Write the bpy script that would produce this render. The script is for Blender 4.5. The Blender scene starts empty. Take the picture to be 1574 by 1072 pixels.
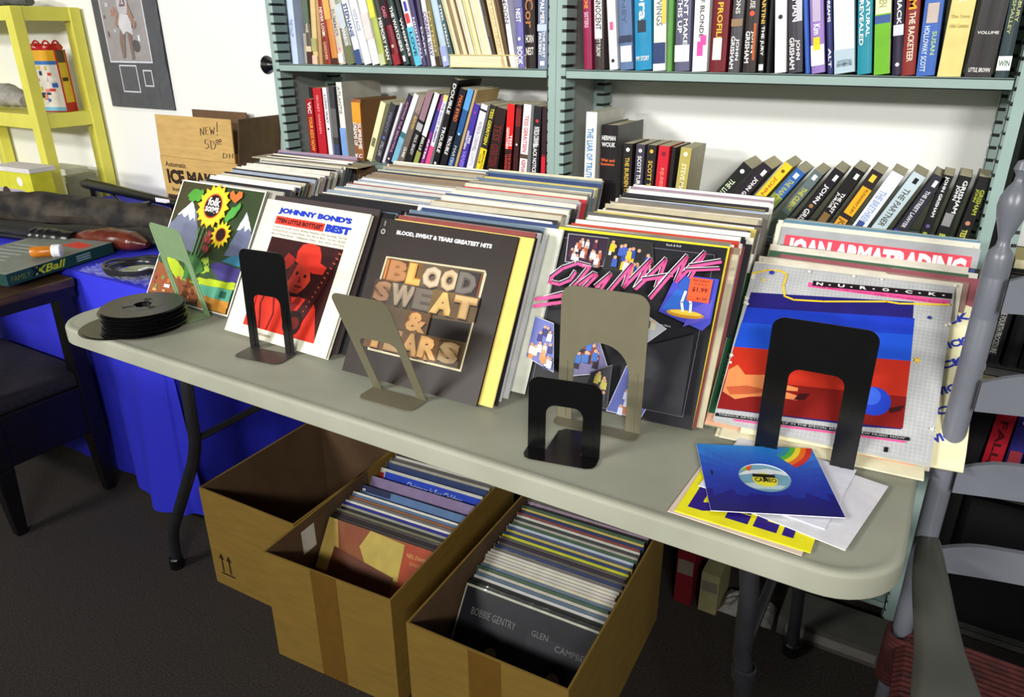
import bpy, bmesh, math, random
from mathutils import Vector, Matrix, Euler
from math import sin, cos, pi, radians
random.seed(7)
S = bpy.context.scene
COL = S.collection

# ------------------------------------------------------------------ camera, world, lights, exposure
def look_matrix(loc, yaw, pitch, roll):
    F = Vector((sin(yaw)*cos(pitch), cos(yaw)*cos(pitch), -sin(pitch)))
    R = Vector((cos(yaw), -sin(yaw), 0)); U = R.cross(F)
    c, s = cos(roll), sin(roll)
    R2 = c*R+s*U; U2 = -s*R+c*U
    M = Matrix((R2, U2, -F)).transposed().to_4x4(); M.translation = loc
    return M
cam = bpy.data.cameras.new('camera'); cam.sensor_width = 36; cam.lens = 36*1130/1574; cam.clip_start = .02
camo = bpy.data.objects.new('camera', cam); COL.objects.link(camo); S.camera = camo
camo.matrix_world = look_matrix(Vector((1.758, -.824, 1.352)), radians(-30.84), radians(23.03), radians(-.244))

w = bpy.data.worlds.new('room_light'); S.world = w; w.use_nodes = True
w.node_tree.nodes['Background'].inputs[0].default_value = (1, .985, .95, 1)
w.node_tree.nodes['Background'].inputs[1].default_value = .13

def area(name, loc, target, sx, sy, power, col=(1, .985, .95)):
    l = bpy.data.lights.new(name, 'AREA'); l.shape = 'RECTANGLE'; l.size = sx; l.size_y = sy; l.energy = power; l.color = col
    o = bpy.data.objects.new(name, l); COL.objects.link(o); o.location = loc
    o.rotation_euler = (Vector(target)-Vector(loc)).to_track_quat('-Z', 'Y').to_euler()
area('ceiling_light', (-.9, -3.3, 2.72), (.6, .9, .9), 1.2, .3, 105)
area('ceiling_light', (3.3, -3.2, 2.72), (1.0, .9, .9), 1.2, .3, 105)
area('ceiling_light', (-1.0, -5.6, 2.5), (.6, .9, .9), 1.2, .3, 215)
area('ceiling_light', (3.6, -5.5, 2.5), (1.0, .9, .9), 1.2, .3, 215)
S.view_settings.view_transform = 'Standard'; S.view_settings.look = 'None'
S.view_settings.exposure = -.34; S.view_settings.gamma = 1

# ------------------------------------------------------------------ colour and materials
def lin(c):
    return tuple(((v/255)/12.92 if v/255 <= .04045 else (((v/255)+.055)/1.055)**2.4) for v in c[:3])
def principled(name, rough=.5, metal=0, spec=.5):
    m = bpy.data.materials.new(name); m.use_nodes = True
    b = m.node_tree.nodes['Principled BSDF']
    b.inputs['Roughness'].default_value = rough; b.inputs['Metallic'].default_value = metal
    b.inputs['Specular IOR Level'].default_value = spec
    return m, b
def mat(name, c, rough=.5, metal=0, spec=.5, vary=.12, scale=30, bump=0, c2=None, stretch=None):
    m, b = principled(name, rough, metal, spec); nt = m.node_tree
    tc = nt.nodes.new('ShaderNodeTexCoord'); n = nt.nodes.new('ShaderNodeTexNoise'); n.inputs['Scale'].default_value = scale
    n.inputs['Detail'].default_value = 5
    src = tc.outputs['Object']
    if stretch:
        mp = nt.nodes.new('ShaderNodeMapping'); mp.inputs['Scale'].default_value = stretch
        nt.links.new(src, mp.inputs[0]); src = mp.outputs[0]
    nt.links.new(src, n.inputs['Vector'])
    r = nt.nodes.new('ShaderNodeMix'); r.data_type = 'RGBA'
    a = lin(c); d = lin(c2) if c2 else tuple(v*(1-vary*2) for v in a)
    r.inputs[6].default_value = (*d, 1); r.inputs[7].default_value = (*a, 1)
    rp = nt.nodes.new('ShaderNodeMapRange'); rp.inputs[1].default_value = .35; rp.inputs[2].default_value = .65
    nt.links.new(n.outputs['Fac'], rp.inputs[0]); nt.links.new(rp.outputs[0], r.inputs[0])
    nt.links.new(r.outputs[2], b.inputs['Base Color'])
    if bump:
        bp = nt.nodes.new('ShaderNodeBump'); bp.inputs['Strength'].default_value = bump; bp.inputs['Distance'].default_value = .003
        nt.links.new(n.outputs['Fac'], bp.inputs['Height']); nt.links.new(bp.outputs[0], b.inputs['Normal'])
    return m
def ink(name, rough, coat=0, bump=0, wear=.1):
    m, b = principled(name, rough, 0, .22); nt = m.node_tree
    at = nt.nodes.new('ShaderNodeAttribute'); at.attribute_name = 'ink'
    tc = nt.nodes.new('ShaderNodeTexCoord'); n = nt.nodes.new('ShaderNodeTexNoise'); n.inputs['Scale'].default_value = 25; n.inputs['Detail'].default_value = 6
    nt.links.new(tc.outputs['Object'], n.inputs['Vector'])
    rp = nt.nodes.new('ShaderNodeMapRange'); rp.inputs[1].default_value = .3; rp.inputs[2].default_value = .7; rp.inputs[3].default_value = 1-wear; rp.inputs[4].default_value = 1+wear
    nt.links.new(n.outputs['Fac'], rp.inputs[0])
    x = nt.nodes.new('ShaderNodeVectorMath'); x.operation = 'SCALE'
    nt.links.new(at.outputs['Color'], x.inputs[0]); nt.links.new(rp.outputs[0], x.inputs['Scale'])
    nt.links.new(x.outputs[0], b.inputs['Base Color'])
    b.inputs['Coat Weight'].default_value = coat; b.inputs['Coat Roughness'].default_value = .12 if coat > .5 else .3
    if bump:
        n2 = nt.nodes.new('ShaderNodeTexNoise'); n2.inputs['Scale'].default_value = 60; nt.links.new(tc.outputs['Object'], n2.inputs['Vector'])
        bp = nt.nodes.new('ShaderNodeBump'); bp.inputs['Strength'].default_value = bump; bp.inputs['Distance'].default_value = .002
        nt.links.new(n2.outputs['Fac'], bp.inputs['Height']); nt.links.new(bp.outputs[0], b.inputs['Coat Normal'])
    return m
INK = ink('printed_card', .55); GLOSS = ink('printed_gloss', .5, .12); WRAP = ink('shrink_wrapped_card', .4, 1, .5)
PAGE = mat('paper_pages', (238, 228, 190), .8, vary=.1, scale=150, stretch=(6, 1, .1))
STEELG = mat('sage_enamel_steel', (150, 174, 168), .45, vary=.05, scale=8)
STEELD = mat('grey_steel_panel', (150, 153, 148), .5, vary=.06, scale=6)
SLOT = mat('slot_shadow_steel', (30, 36, 34), .7)
TABLE = mat('grey_moulded_plastic', (165, 166, 150), .5, spec=.25, vary=.06, scale=5, bump=.12, c2=(150, 151, 135))
BLKM = mat('black_enamel_steel', (12, 12, 13), .22, spec=.6)
TANM = mat('tan_enamel_steel', (112, 107, 86), .38, vary=.03)
GRNM = mat('pale_green_enamel_steel', (132, 160, 118), .4, vary=.04)
BROWNM = mat('dark_bronze_steel', (58, 52, 44), .4)
TUBE = mat('dark_grey_tube', (42, 42, 46), .32, spec=.6)
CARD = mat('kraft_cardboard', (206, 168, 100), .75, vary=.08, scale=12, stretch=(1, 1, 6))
CARD_SHADE = mat('shaded_kraft_cardboard', (146, 115, 44), .8, vary=.08, scale=12, stretch=(1, 1, 6))  # kraft with the dimness under the table put into its colour
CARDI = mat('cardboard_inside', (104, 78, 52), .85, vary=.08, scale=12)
TAPE = mat('brown_packing_tape', (122, 88, 32), .45, vary=.05)
VINYL = mat('black_vinyl', (14, 14, 15), .28, spec=.6)
LABELG = mat('grey_record_label', (96, 94, 88), .6, vary=.2, scale=60)
WALL = mat('white_wall_paint', (240, 240, 236), .7, vary=.01, scale=3)
CARPET = mat('charcoal_carpet', (62, 54, 48), .95, vary=.35, scale=220, bump=.6)
BLUE = mat('royal_blue_cloth', (42, 46, 216), .8, vary=.06, scale=200, bump=.2)
DWOOD = mat('near_black_wood', (20, 17, 18), .4, vary=.2)
BWOOD = mat('brown_varnished_wood', (84, 62, 38), .35, c2=(52, 38, 24), scale=14, stretch=(8, 1, 8))
FABRIC = mat('dark_seat_fabric', (44, 38, 44), .9, vary=.2, scale=90)
YEL = mat('yellow_painted_wood', (228, 222, 88), .5, vary=.05, scale=9)
GCHAIR = mat('grey_painted_wood', (110, 113, 122), .33, vary=.07, scale=10)
GARM = mat('grey_olive_painted_wood', (80, 81, 73), .28, vary=.1, scale=8)
REDW = mat('red_woven_seat', (82, 30, 27), .9, vary=.3, scale=40, bump=.6)
BLKP = mat('black_plastic', (18, 18, 20), .3)
CAMO = mat('camouflage_fabric', (70, 62, 52), .8, c2=(14, 13, 13), scale=16, bump=.6)
BLEATH = mat('red_brown_leather', (104, 44, 28), .25, vary=.3, scale=20, bump=.3)
AMBER = mat('amber_plastic', (206, 120, 26), .25)
WHTP = mat('white_plastic', (232, 232, 236), .4, vary=.02)
PAPER = mat('white_paper', (236, 236, 240), .6, vary=.02)
CREAM = mat('cream_paper', (236, 230, 196), .7, vary=.05)
REDP = mat('red_plastic_trim', (200, 26, 34), .3)
FILM, fb = principled('clear_plastic_film', .16, 0, 1)
fb.inputs['IOR'].default_value = 1.7; fb.inputs['Base Color'].default_value = (.8, .82, .86, 1); fb.inputs['Alpha'].default_value = .09

# ------------------------------------------------------------------ mesh helpers
class MB:
    def __init__(s): s.v = []; s.f = []; s.c = []
    def add(s, vs, fs, col=(200, 200, 200)):
        n = len(s.v); s.v += [tuple(p) for p in vs]
        for f in fs: s.f.append(tuple(i+n for i in f)); s.c.append(col)
        return s
    def box(s, lo, hi, col=(200, 200, 200), M=None, cols=None):
        x0, y0, z0 = lo; x1, y1, z1 = hi
        vs = [(x0,y0,z0),(x1,y0,z0),(x1,y1,z0),(x0,y1,z0),(x0,y0,z1),(x1,y0,z1),(x1,y1,z1),(x0,y1,z1)]
        if M: vs = [M @ Vector(p) for p in vs]
        fs = [(0,3,2,1),(4,5,6,7),(0,1,5,4),(2,3,7,6),(1,2,6,5),(3,0,4,7)]  # bottom top front back right left
        n = len(s.v); s.v += [tuple(p) for p in vs]
        for i, f in enumerate(fs):
            s.f.append(tuple(k+n for k in f)); s.c.append((cols or {}).get(i, col))
        return s
    def tube(s, pts, r, n=10, col=(200,200,200), caps=True):
        pts = [Vector(p) for p in pts]; rs = r if isinstance(r, (list, tuple)) else [r]*len(pts)
        base = len(s.v); up = None
        for i, p in enumerate(pts):
            t = ((pts[min(i+1, len(pts)-1)]-pts[max(i-1, 0)])).normalized()
            if up is None:
                up = t.orthogonal().normalized()
            up = (up - t*up.dot(t)).normalized(); sd = t.cross(up)
            for k in range(n):
                a = 2*pi*k/n; s.v.append(tuple(p+(up*cos(a)+sd*sin(a))*rs[i]))
        for i in range(len(pts)-1):
            for k in range(n):
                a = base+i*n+k; b = base+i*n+(k+1) % n
                s.f.append((a, b, b+n, a+n)); s.c.append(col)
        if caps:
            s.f.append(tuple(base+k for k in reversed(range(n)))); s.c.append(col)
            e = base+(len(pts)-1)*n; s.f.append(tuple(e+k for k in range(n))); s.c.append(col)
        return s
    def lathe(s, prof, n=24, M=None, col=(200,200,200), cols=None):
        base = len(s.v)
        for r, z in prof:
            for k in range(n):
                p = Vector((r*cos(2*pi*k/n), r*sin(2*pi*k/n), z)); s.v.append(tuple(M @ p if M else p))
        for i in range(len(prof)-1):
            for k in range(n):
                a = base+i*n+k; b = base+i*n+(k+1) % n
                s.f.append((a, b, b+n, a+n)); s.c.append(cols[i] if cols else col)
        return s
    def prism(s, outline, d0, d1, M=None, col=(200,200,200)):
        """outline in local x,z; extruded along local y from d0 to d1"""
        n = len(outline); vs = [(x, d0, z) for x, z in outline]+[(x, d1, z) for x, z in outline]
        if M: vs = [M @ Vector(p) for p in vs]
        fs = [tuple(range(n)), tuple(reversed(range(n, 2*n)))]+[(i, i+n, (i+1) % n+n, (i+1) % n) for i in range(n)]
        return s.add(vs, fs, col)
    def build(s, name, m, parent=None, M=None, smooth=False, bevel=0):
        me = bpy.data.meshes.new(name); me.from_pydata(s.v, [], s.f); me.materials.append(m)
        at = me.attributes.new('ink', 'FLOAT_COLOR', 'CORNER'); buf = []
        cache = {}
        for f, c in zip(s.f, s.c):
            if c not in cache: cache[c] = (*lin(c), 1.)
            buf += cache[c]*len(f)
        at.data.foreach_set('color', buf)
        if smooth:
            me.polygons.foreach_set('use_smooth', [True]*len(me.polygons))
        me.update()
        o = bpy.data.objects.new(name, me); COL.objects.link(o)
        if parent: o.parent = parent
        if M is not None: o.matrix_local = M
        if bevel:
            b = o.modifiers.new('bevel', 'BEVEL'); b.width = bevel; b.segments = 2; b.limit_method = 'ANGLE'
        if smooth:
            try:
                e = o.modifiers.new('edges', 'EDGE_SPLIT'); e.split_angle = radians(40)
            except Exception: pass
        return o
def tag(o, label=None, cat=None, group=None, kind=None):
    if label: o['label'] = label
    if cat: o['category'] = cat
    if group: o['group'] = group
    if kind: o['kind'] = kind
    return o
def empty(name, loc, rz=0):
    o = bpy.data.objects.new(name, None); COL.objects.link(o); o.location = loc; o.rotation_euler.z = rz; o.empty_display_size = .05
    return o
def TR(x, y, z, yaw=0, lean=0, tilt=0, roll=0):
    return Matrix.Translation((x, y, z)) @ Matrix.Rotation(yaw, 4, 'Z') @ Matrix.Rotation(-tilt, 4, 'X') @ Matrix.Rotation(lean, 4, 'Y') @ Matrix.Rotation(roll, 4, 'Y')

# text to flat triangles
_tx = {}
def text_geo(s, bold=.0, shear=0):
    k = (s, bold, shear)
    if k in _tx: return _tx[k]
    cu = bpy.data.curves.new('t', 'FONT'); cu.body = s; cu.resolution_u = 2; cu.offset = bold; cu.shear = shear
    o = bpy.data.objects.new('t', cu)
    me = bpy.data.meshes.new_from_object(o)
    vs = [(v.co.x, v.co.y) for v in me.vertices]; fs = [tuple(p.vertices) for p in me.polygons]
    bpy.data.meshes.remove(me); bpy.data.objects.remove(o); bpy.data.curves.remove(cu)
    if not vs: _tx[k] = ([], []); return _tx[k]
    x0 = min(a for a, b in vs); x1 = max(a for a, b in vs); y0 = min(b for a, b in vs); y1 = max(b for a, b in vs)
    vs = [((a-x0)/(x1-x0), (b-y0)/(y1-y0)) for a, b in vs]
    _tx[k] = (vs, fs); return _tx[k]
class Print:
    """flat print on a surface: origin O, unit axes U,V, size w,h; coordinates 0..1"""
    def __init__(s, O, U, V, w, h, lift=.0002):
        s.O = Vector(O); s.U = Vector(U); s.V = Vector(V); s.N = s.U.cross(s.V); s.w = w; s.h = h; s.k = lift; s.m = MB()
    def P(s, u, v): return s.O+s.U*(u*s.w)+s.V*(v*s.h)+s.N*s.k
    def poly(s, pts, col):
        s.k += .00009; s.m.add([s.P(*p) for p in pts], [tuple(range(len(pts)))], col); return s
    def rect(s, u0, v0, u1, v1, col): return s.poly([(u0, v0), (u1, v0), (u1, v1), (u0, v1)], col)
    def circ(s, u, v, r, col, n=24, ry=None, sq=1):
        ry = ry or r*s.w/s.h
        return s.poly([(u+r*cos(2*pi*i/n), v+ry*sin(2*pi*i/n)) for i in range(n)], col)
    def star(s, u, v, r0, r1, n, col):
        return s.poly([(u+(r1 if i % 2 else r0)*cos(pi*i/n), v+(r1 if i % 2 else r0)*sin(pi*i/n)) for i in range(2*n)], col)
    def line(s, pts, wd, col):
        s.k += .00009
        for (a, b), (c, d) in zip(pts, pts[1:]):
            dx, dy = c-a, (d-b); L = math.hypot(dx, dy) or 1; nx, ny = -dy/L*wd/2, dx/L*wd/2
            ex, ey = dx/L*wd*.3, dy/L*wd*.3
            s.m.add([s.P(a+nx-ex, b+ny-ey), s.P(a-nx-ex, b-ny-ey), s.P(c-nx+ex, d-ny+ey), s.P(c+nx+ex, d+ny+ey)], [(0, 1, 2, 3)], col)
        return s
    def text(s, t, u0, v0, u1, v1, col, bold=.0, shear=0):
        vs, fs = text_geo(t, bold, shear); s.k += .00009
        if vs: s.m.add([s.P(u0+(u1-u0)*a, v0+(v1-v0)*b) for a, b in vs], fs, col)
        return s
    def textq(s, t, p, du, dv, col, bold=0, shear=0):
        """text on a slanted parallelogram: origin p, baseline vector du, up vector dv"""
        vs, fs = text_geo(t, bold, shear); s.k += .00009
        if vs: s.m.add([s.P(p[0]+du[0]*a+dv[0]*b, p[1]+du[1]*a+dv[1]*b) for a, b in vs], fs, col)
        return s
    def textd(s, t, u0, v0, u1, v1, col, bold=.0, shear=0):
        """text running down: top of letters to +u"""
        vs, fs = text_geo(t, bold, shear); s.k += .00009
        if vs: s.m.add([s.P(u0+(u1-u0)*b, v1-(v1-v0)*a) for a, b in vs], fs, col)
        return s
    def build(s, name, m, parent, M=None): return s.m.build(name, m, parent, M)

# ------------------------------------------------------------------ the setting
def struct(name, mb, m, **k): return tag(mb.build(name, m, **k), kind='structure')
struct('floor', MB().box((-4, -4.5, -.05), (4.6, 1.2, 0)), CARPET)
struct('wall_back', MB().box((-4, 1.10, 0), (4.6, 1.2, 2.8)), WALL)
struct('wall_left', MB().box((-4.1, -4.5, 0), (-4, 1.2, 2.8)), WALL)

YF = .83   # front plane of the shelving
def upright(parent, x0, x1, y0, y1, inner, zt=2.15):
    """slotted post: solid front strip plus a slotted return on the inner side"""
    mb = MB(); xs = (x0, x0+.013) if inner > 0 else (x1-.019, x1)
    mb.box((xs[0], y0, 0), (xs[1], y0+.022, zt))
    pitch = .0254; z = .02
    lo, hi = (xs[1], x1) if inner > 0 else (x0, xs[0])
    while z < zt-.03:
        ch = .010
        if inner > 0:
            vs = [(lo, y0, z), (hi-ch*.3, y0+.004, z), (hi, y0+.05, z), (lo, y0+.05, z)]
        else:
            vs = [(hi, y0, z), (lo+ch*.3, y0+.004, z), (lo, y0+.05, z), (hi, y0+.05, z)][::-1]
        v2 = [(a, b, z+.0185) for a, b, c in vs]
        mb.add(vs+v2, [(3, 2, 1, 0), (4, 5, 6, 7), (0, 1, 5, 4), (1, 2, 6, 5), (2, 3, 7, 6), (3, 0, 4, 7)])
        z += pitch
    o = mb.build('upright', STEELG, parent)
    core = MB().box((min(lo, hi)+.002, y0+.004, .01), (max(lo, hi)-.004, y0+.046, zt-.01)).build('slot_shade_core', SLOT, o)  # dark fill inside the post, painted shade seen through the slots
    return o
def shelf_board(parent, xa, xb, z, m=None):
    mb = MB()
    mb.box((xa, YF+.002, z-.021), (xb, YF+.006, z-.001)).box((xa, YF+.002, z-.003), (xb, YF+.238, z)).box((xa, YF+.234, z-.021), (xb, YF+.238, z))
    mb.box((xa, YF+.002, z-.021), (xb, YF+.018, z-.019))
    return mb.build('shelf', m or STEELG, parent)
def bookcase(xa, xb, zs, label, m=None):
    t = tag(empty('steel_bookcase', ((xa+xb)/2, YF+.12, 0)), label, 'bookcase', 'sage green steel bookcases along the white wall')
    p = empty_off = t
    inv = Matrix.Translation((-(xa+xb)/2, -(YF+.12), 0))
    parts = [upright(t, xa, xa+.026, YF, 0, 1), upright(t, xb-.026, xb, YF, 0, -1), upright(t, xa, xa+.036, YF+.205, 0, 1), upright(t, xb-.036, xb, YF+.205, 0, -1)]
    parts.append(MB().box((xa+.003, YF+.01, .02), (xa+.006, YF+.235, 2.14)).build('side_panel', STEELD, t))
    parts.append(MB().box((xb-.006, YF+.01, .02), (xb-.003, YF+.235, 2.14)).build('side_panel', STEELD, t))
    for z in zs: parts.append(shelf_board(t, xa+.026, xb-.026, z, m))
    for o in parts: o.matrix_local = inv
    return t
bookcase(-.057, .8945, (.09, .36, .66, 1.015, 1.279, 1.62), 'left sage green steel bookcase with slotted posts behind the record piles')
bookcase(.8955, 1.841, (.09, .36, .62, .94, 1.279, 1.62), 'middle sage green steel bookcase with slotted posts and half empty lower shelf')
bookcase(1.862, 2.80, (.09, .46, .735, .93, 1.25), 'right steel bookcase behind the grey ladder back chair', mat('shaded_grey_steel', (70, 70, 68), .5))  # shelf grey darkened to carry the chair's shadow and low light

# folding table
T = tag(empty('folding_table', (.9, .38, 0)), 'long grey plastic folding table holding five piles of records', 'table')
INV = Matrix.Translation((-.9, -.38, 0))
def rring(x0, y0, x1, y1, r, z, n=10):
    out = []
    for cx, cy, a0 in ((x1-r, y0+r, -pi/2), (x1-r, y1-r, 0), (x0+r, y1-r, pi/2), (x0+r, y0+r, pi)):
        for i in range(n+1):
            a = a0+pi/2*i/n; out.append((cx+r*cos(a), cy+r*sin(a), z))
    return out
mb = MB(); rings = []
for ins, z in ((.012, .699), (.002, .700), (0, .7025), (.0, .7325), (.0012, .7355), (.0035, .7385), (.007, .7398), (.013, .7398), (.016, .7385), (.024, .7385)):
    rings.append(rring(ins, ins, 1.80-ins, .762-ins, .095-ins, z))
n = len(rings[0]); vs = [p for r in rings for p in r]
fs = [(i*n+k, i*n+(k+1) % n, (i+1)*n+(k+1) % n, (i+1)*n+k) for i in range(len(rings)-1) for k in range(n)]
fs += [tuple(reversed(range(n))), tuple(range((len(rings)-1)*n, len(rings)*n))]
mb.add(vs, fs); o = mb.build('tabletop', TABLE, T, INV, smooth=True); o.modifiers.remove(o.modifiers['edges']); wn = o.modifiers.new('wn', 'WEIGHTED_NORMAL'); wn.keep_sharp = False
def tleg(pts, r=.0145): return MB().tube(pts, r, 12).build('leg', TUBE, T, INV, smooth=True)
for y in (.11, .65):
    o = tleg([(.33, y, .70), (.318, y, .58), (.31, y, .46), (.302, y, .43), (.285, y, .39), (.14, y, .14), (.128, y, .105), (.118, y, .03), (.116, y, 0)])
    MB().lathe([(.0, 0), (.019, 0), (.019, .03), (.016, .034)], 14, Matrix.Translation((.116, y, 0))).build('rubber_foot', BLKP, o)
for y in (.11, .65):
    o = tleg([(1.60, y, .70), (1.615, y, .58), (1.618, y, .46), (1.625, y, .43), (1.632, y, .3), (1.64, y, .14), (1.645, y, .03), (1.645, y, 0)])
    MB().lathe([(.0, 0), (.019, 0), (.019, .03), (.016, .034)], 14, Matrix.Translation((1.645, y, 0))).build('rubber_foot', BLKP, o)
    MB().lathe([(.0155, -.012), (.019, -.01), (.019, .01), (.0155, .012)], 14, Matrix.Translation((1.625, y, .425))).build('collar', TUBE, o)
for x0, x1 in ((.31, .308), (1.62, 1.62)):
    MB().tube([(x0, .11, .46), (x1, .65, .46)], .009, 10).build('crossbar', TUBE, T, INV, smooth=True)
for a, b in (((.36, .38, .69), (.31, .38, .46)), ((.62, .38, .69), (.33, .38, .47)), ((1.18, .38, .69), (1.6, .38, .47))):
    MB().tube([a, b], .008, 8).build('brace', TUBE, T, INV)

# ------------------------------------------------------------------ record sleeves
EDGE = [(238,236,222),(226,222,200),(205,203,196),(190,190,188),(240,238,232),(214,206,176),(150,150,144),(130,144,166),(196,190,170),(80,78,78),(228,226,214),(184,184,170),(60,56,56),(222,214,190),(166,158,136)]
FACE = [(232,228,212),(206,200,184),(40,40,46),(150,160,176),(70,88,130),(190,180,150),(120,116,110),(46,64,110),(140,70,64),(70,100,76),(200,184,100),(160,136,156),(236,234,226),(100,120,140),(24,24,28),(140,118,92),(216,212,200),(176,172,160),(228,224,206),(96,92,88)]
CN = [('white',(238,236,226)),('cream',(226,216,186)),('grey',(150,150,148)),('black',(30,30,34)),('blue',(60,90,160)),('light blue',(160,180,205)),('red',(176,54,56)),('green',(60,110,70)),('yellow',(220,200,70)),('brown',(120,92,66)),('purple',(110,80,140)),('orange',(216,120,60))]
def cname(c): return min(CN, key=lambda k: sum((a-b)**2 for a, b in zip(k[1], c)))[0]
def sleeve_mb(t, face, band, edge, W=.315, H=.314, bandh=.03, inner=(225,222,210)):
    m = MB(); b = min(.0011, t*.3)
    def board(y0, y1, front):
        c = {0: edge, 1: edge, 4: edge, 5: edge, 3: edge, 2: face}
        m.box((0, y0, 0), (W, y1, H-bandh), face, cols=c)
        c2 = dict(c); c2[2] = band
        m.box((0, y0, H-bandh), (W, y1, H), band, cols=c2)
    board(0, b, True); board(t-b, t, False)
    m.box((.0, b, .001), (W-.0025, t-b, H-.0015), inner)
    m.box((-.0004, 0, 0), (.0012, t, H), edge)
    return m
ORD = ['first','second','third','fourth','fifth','sixth','seventh','eighth','ninth','tenth','eleventh','twelfth','thirteenth','fourteenth','fifteenth','sixteenth','seventeenth','eighteenth','nineteenth']
TENS = {2:'twent',3:'thirt',4:'fort',5:'fift',6:'sixt'}
def ordinal(n):
    if n <= 19: return ORD[n-1]
    a, b = divmod(n, 10)
    return TENS[a]+'ieth' if b == 0 else TENS[a]+'y-'+ORD[b-1]
def interp(kf, s):
    for (a, va), (b, vb) in zip(kf, kf[1:]):
        if s <= b:
            k = (s-a)/(b-a); return [p+(q-p)*k for p, q in zip(va, vb)]
    return list(kf[-1][1])
def record(x, y, z, tilt, yaw, t, face, band, edge, m=None, roll=0, label=None, group=None, name='record_album', **k):
    mb = sleeve_mb(t, face, band, edge, **k)
    zz = z + t*sin(tilt) + max(0, sin(roll)*.315)
    o = mb.build(name, m or INK, None, TR(x, y, zz+.0004, yaw, 0, tilt, roll))
    return tag(o, label, 'record', group)
def pile(landmark, grp, kf, n, seed, z=.74, extras={}):
    R = random.Random(seed)
    for i in range(n):
        s = (i+.5)/n
        y, x, tilt, yaw = interp(kf, s)
        s2 = (i+1.5)/n; y2 = interp(kf, min(s2, 1))[0]
        pitch = max(.004, (y2-y)*cos(tilt)) if i < n-1 else .006
        t = min(pitch*.86, R.choice([.003, .0035, .004, .005, .006]))
        face = R.choice(FACE); edge = R.choice(EDGE); band = R.choice(FACE) if R.random() < .5 else face
        if R.random() < .3: band = edge
        e = extras.get(i, {})
        face = e.get('face', face); edge = e.get('edge', edge); band = e.get('band', band if 'face' not in e else face)
        dx = R.gauss(0, .004)+e.get('dx', 0); H = R.choice([.311, .313, .315, .318]); m = GLOSS if R.random() < .35 else INK
        if R.random() < .22: m = WRAP
        lab = f"record sleeve with {cname(edge)} edge, {ordinal(i+1)} behind {landmark}"
        record(x+dx, y, z+abs(R.gauss(0, .0015)), tilt, yaw+R.gauss(0, .006), t, face, band, edge, m, R.gauss(0, .004), lab, grp,
               H=H, bandh=R.choice([.012, .02, .05]), inner=R.choice([(225,222,210), (30,30,34), (200,190,160)]))
P1 = [(0, (.252, .075, .55, -.02)), (.25, (.36, .06, .52, -.01)), (.5, (.46, .045, .48, 0)), (.8, (.60, .0, .44, 0)), (1, (.672, -.03, .40, 0))]
pile('sunflower cover', 'records in the pile behind the sunflower cover', P1, 54, 11,
     extras={1: dict(edge=(180,176,168)), 3: dict(edge=(90,96,160)), 5: dict(face=(214,130,110), edge=(226,160,130)), 6: dict(edge=(196,190,150), dx=.01), 7: dict(edge=(196,190,150)), 16: dict(edge=(150,40,60)), 17: dict(edge=(110,70,120)), 22: dict(edge=(60,70,50)), 46: dict(edge=(60,70,120)), 48: dict(edge=(44,44,60)), 49: dict(edge=(60,64,110)), 51: dict(edge=(50,50,70)), 52: dict(edge=(70,72,110)), 53: dict(edge=(50,48,56))})
P2 = [(0, (.186, .425, .56, -.02)), (.06, (.215, .44, .55, 0)), (.12, (.24, .49, .55, 0)), (.4, (.36, .487, .5, 0)), (.7, (.52, .46, .45, 0)), (1, (.675, .415, .40, 0))]
pile('red cowboy hat cover', 'records in the pile behind the red cowboy cover', P2, 54, 12,
     extras={0: dict(face=(70,60,60), edge=(120,110,100)), 1: dict(face=(24,22,26), edge=(30,28,32), dx=.012), 2: dict(edge=(24,24,28), dx=.014), 3: dict(face=(30,28,34), edge=(60,50,70), dx=.012), 4: dict(face=(34,32,36), edge=(60,56,60)), 5: dict(face=(40,36,40), edge=(70,66,66)), 6: dict(face=(30,30,34), edge=(120,116,110)), 7: dict(face=(44,40,44), edge=(90,86,86)), 8: dict(face=(30,28,30), edge=(190,186,176)), 12: dict(edge=(70,60,90)), 24: dict(face=(60,130,80), edge=(50,120,76)), 25: dict(face=(60,130,80), edge=(70,140,90)), 27: dict(face=(50,90,170), edge=(60,100,180)), 28: dict(edge=(80,120,190)), 33: dict(edge=(150,80,70)), 45: dict(edge=(200,206,190))})
P3 = [(0, (.147, .79, .51, .012)), (.08, (.18, .812, .50, .01)), (.3, (.30, .80, .47, 0)), (.6, (.46, .775, .43, 0)), (1, (.695, .725, .38, 0))]
pile('wood type letter cover', 'records in the pile behind the wood type cover', P3, 58, 13,
     extras={0: dict(face=(242,212,112), band=(242,212,112), edge=(250,236,190), dx=.020), 1: dict(face=(24,24,26), edge=(30,30,32), dx=.016), 2: dict(edge=(40,40,44), dx=.012), 4: dict(face=(200,200,200), edge=(190,190,188), dx=.014), 6: dict(face=(190,192,190), edge=(170,174,176), dx=.016), 9: dict(face=(228,230,214), edge=(224,228,206), dx=.03), 10: dict(edge=(204,210,180), dx=.02), 34: dict(face=(190,50,60), edge=(196,60,66), dx=.012), 35: dict(face=(190,50,60), edge=(186,50,56), dx=.006), 44: dict(edge=(150,160,190)), 47: dict(edge=(140,150,190))})
P4 = [(0, (.236, 1.152, .50, .08)), (.1, (.26, 1.15, .5, .05)), (.5, (.45, 1.145, .46, .01)), (1, (.70, 1.118, .40, 0))]
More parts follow.
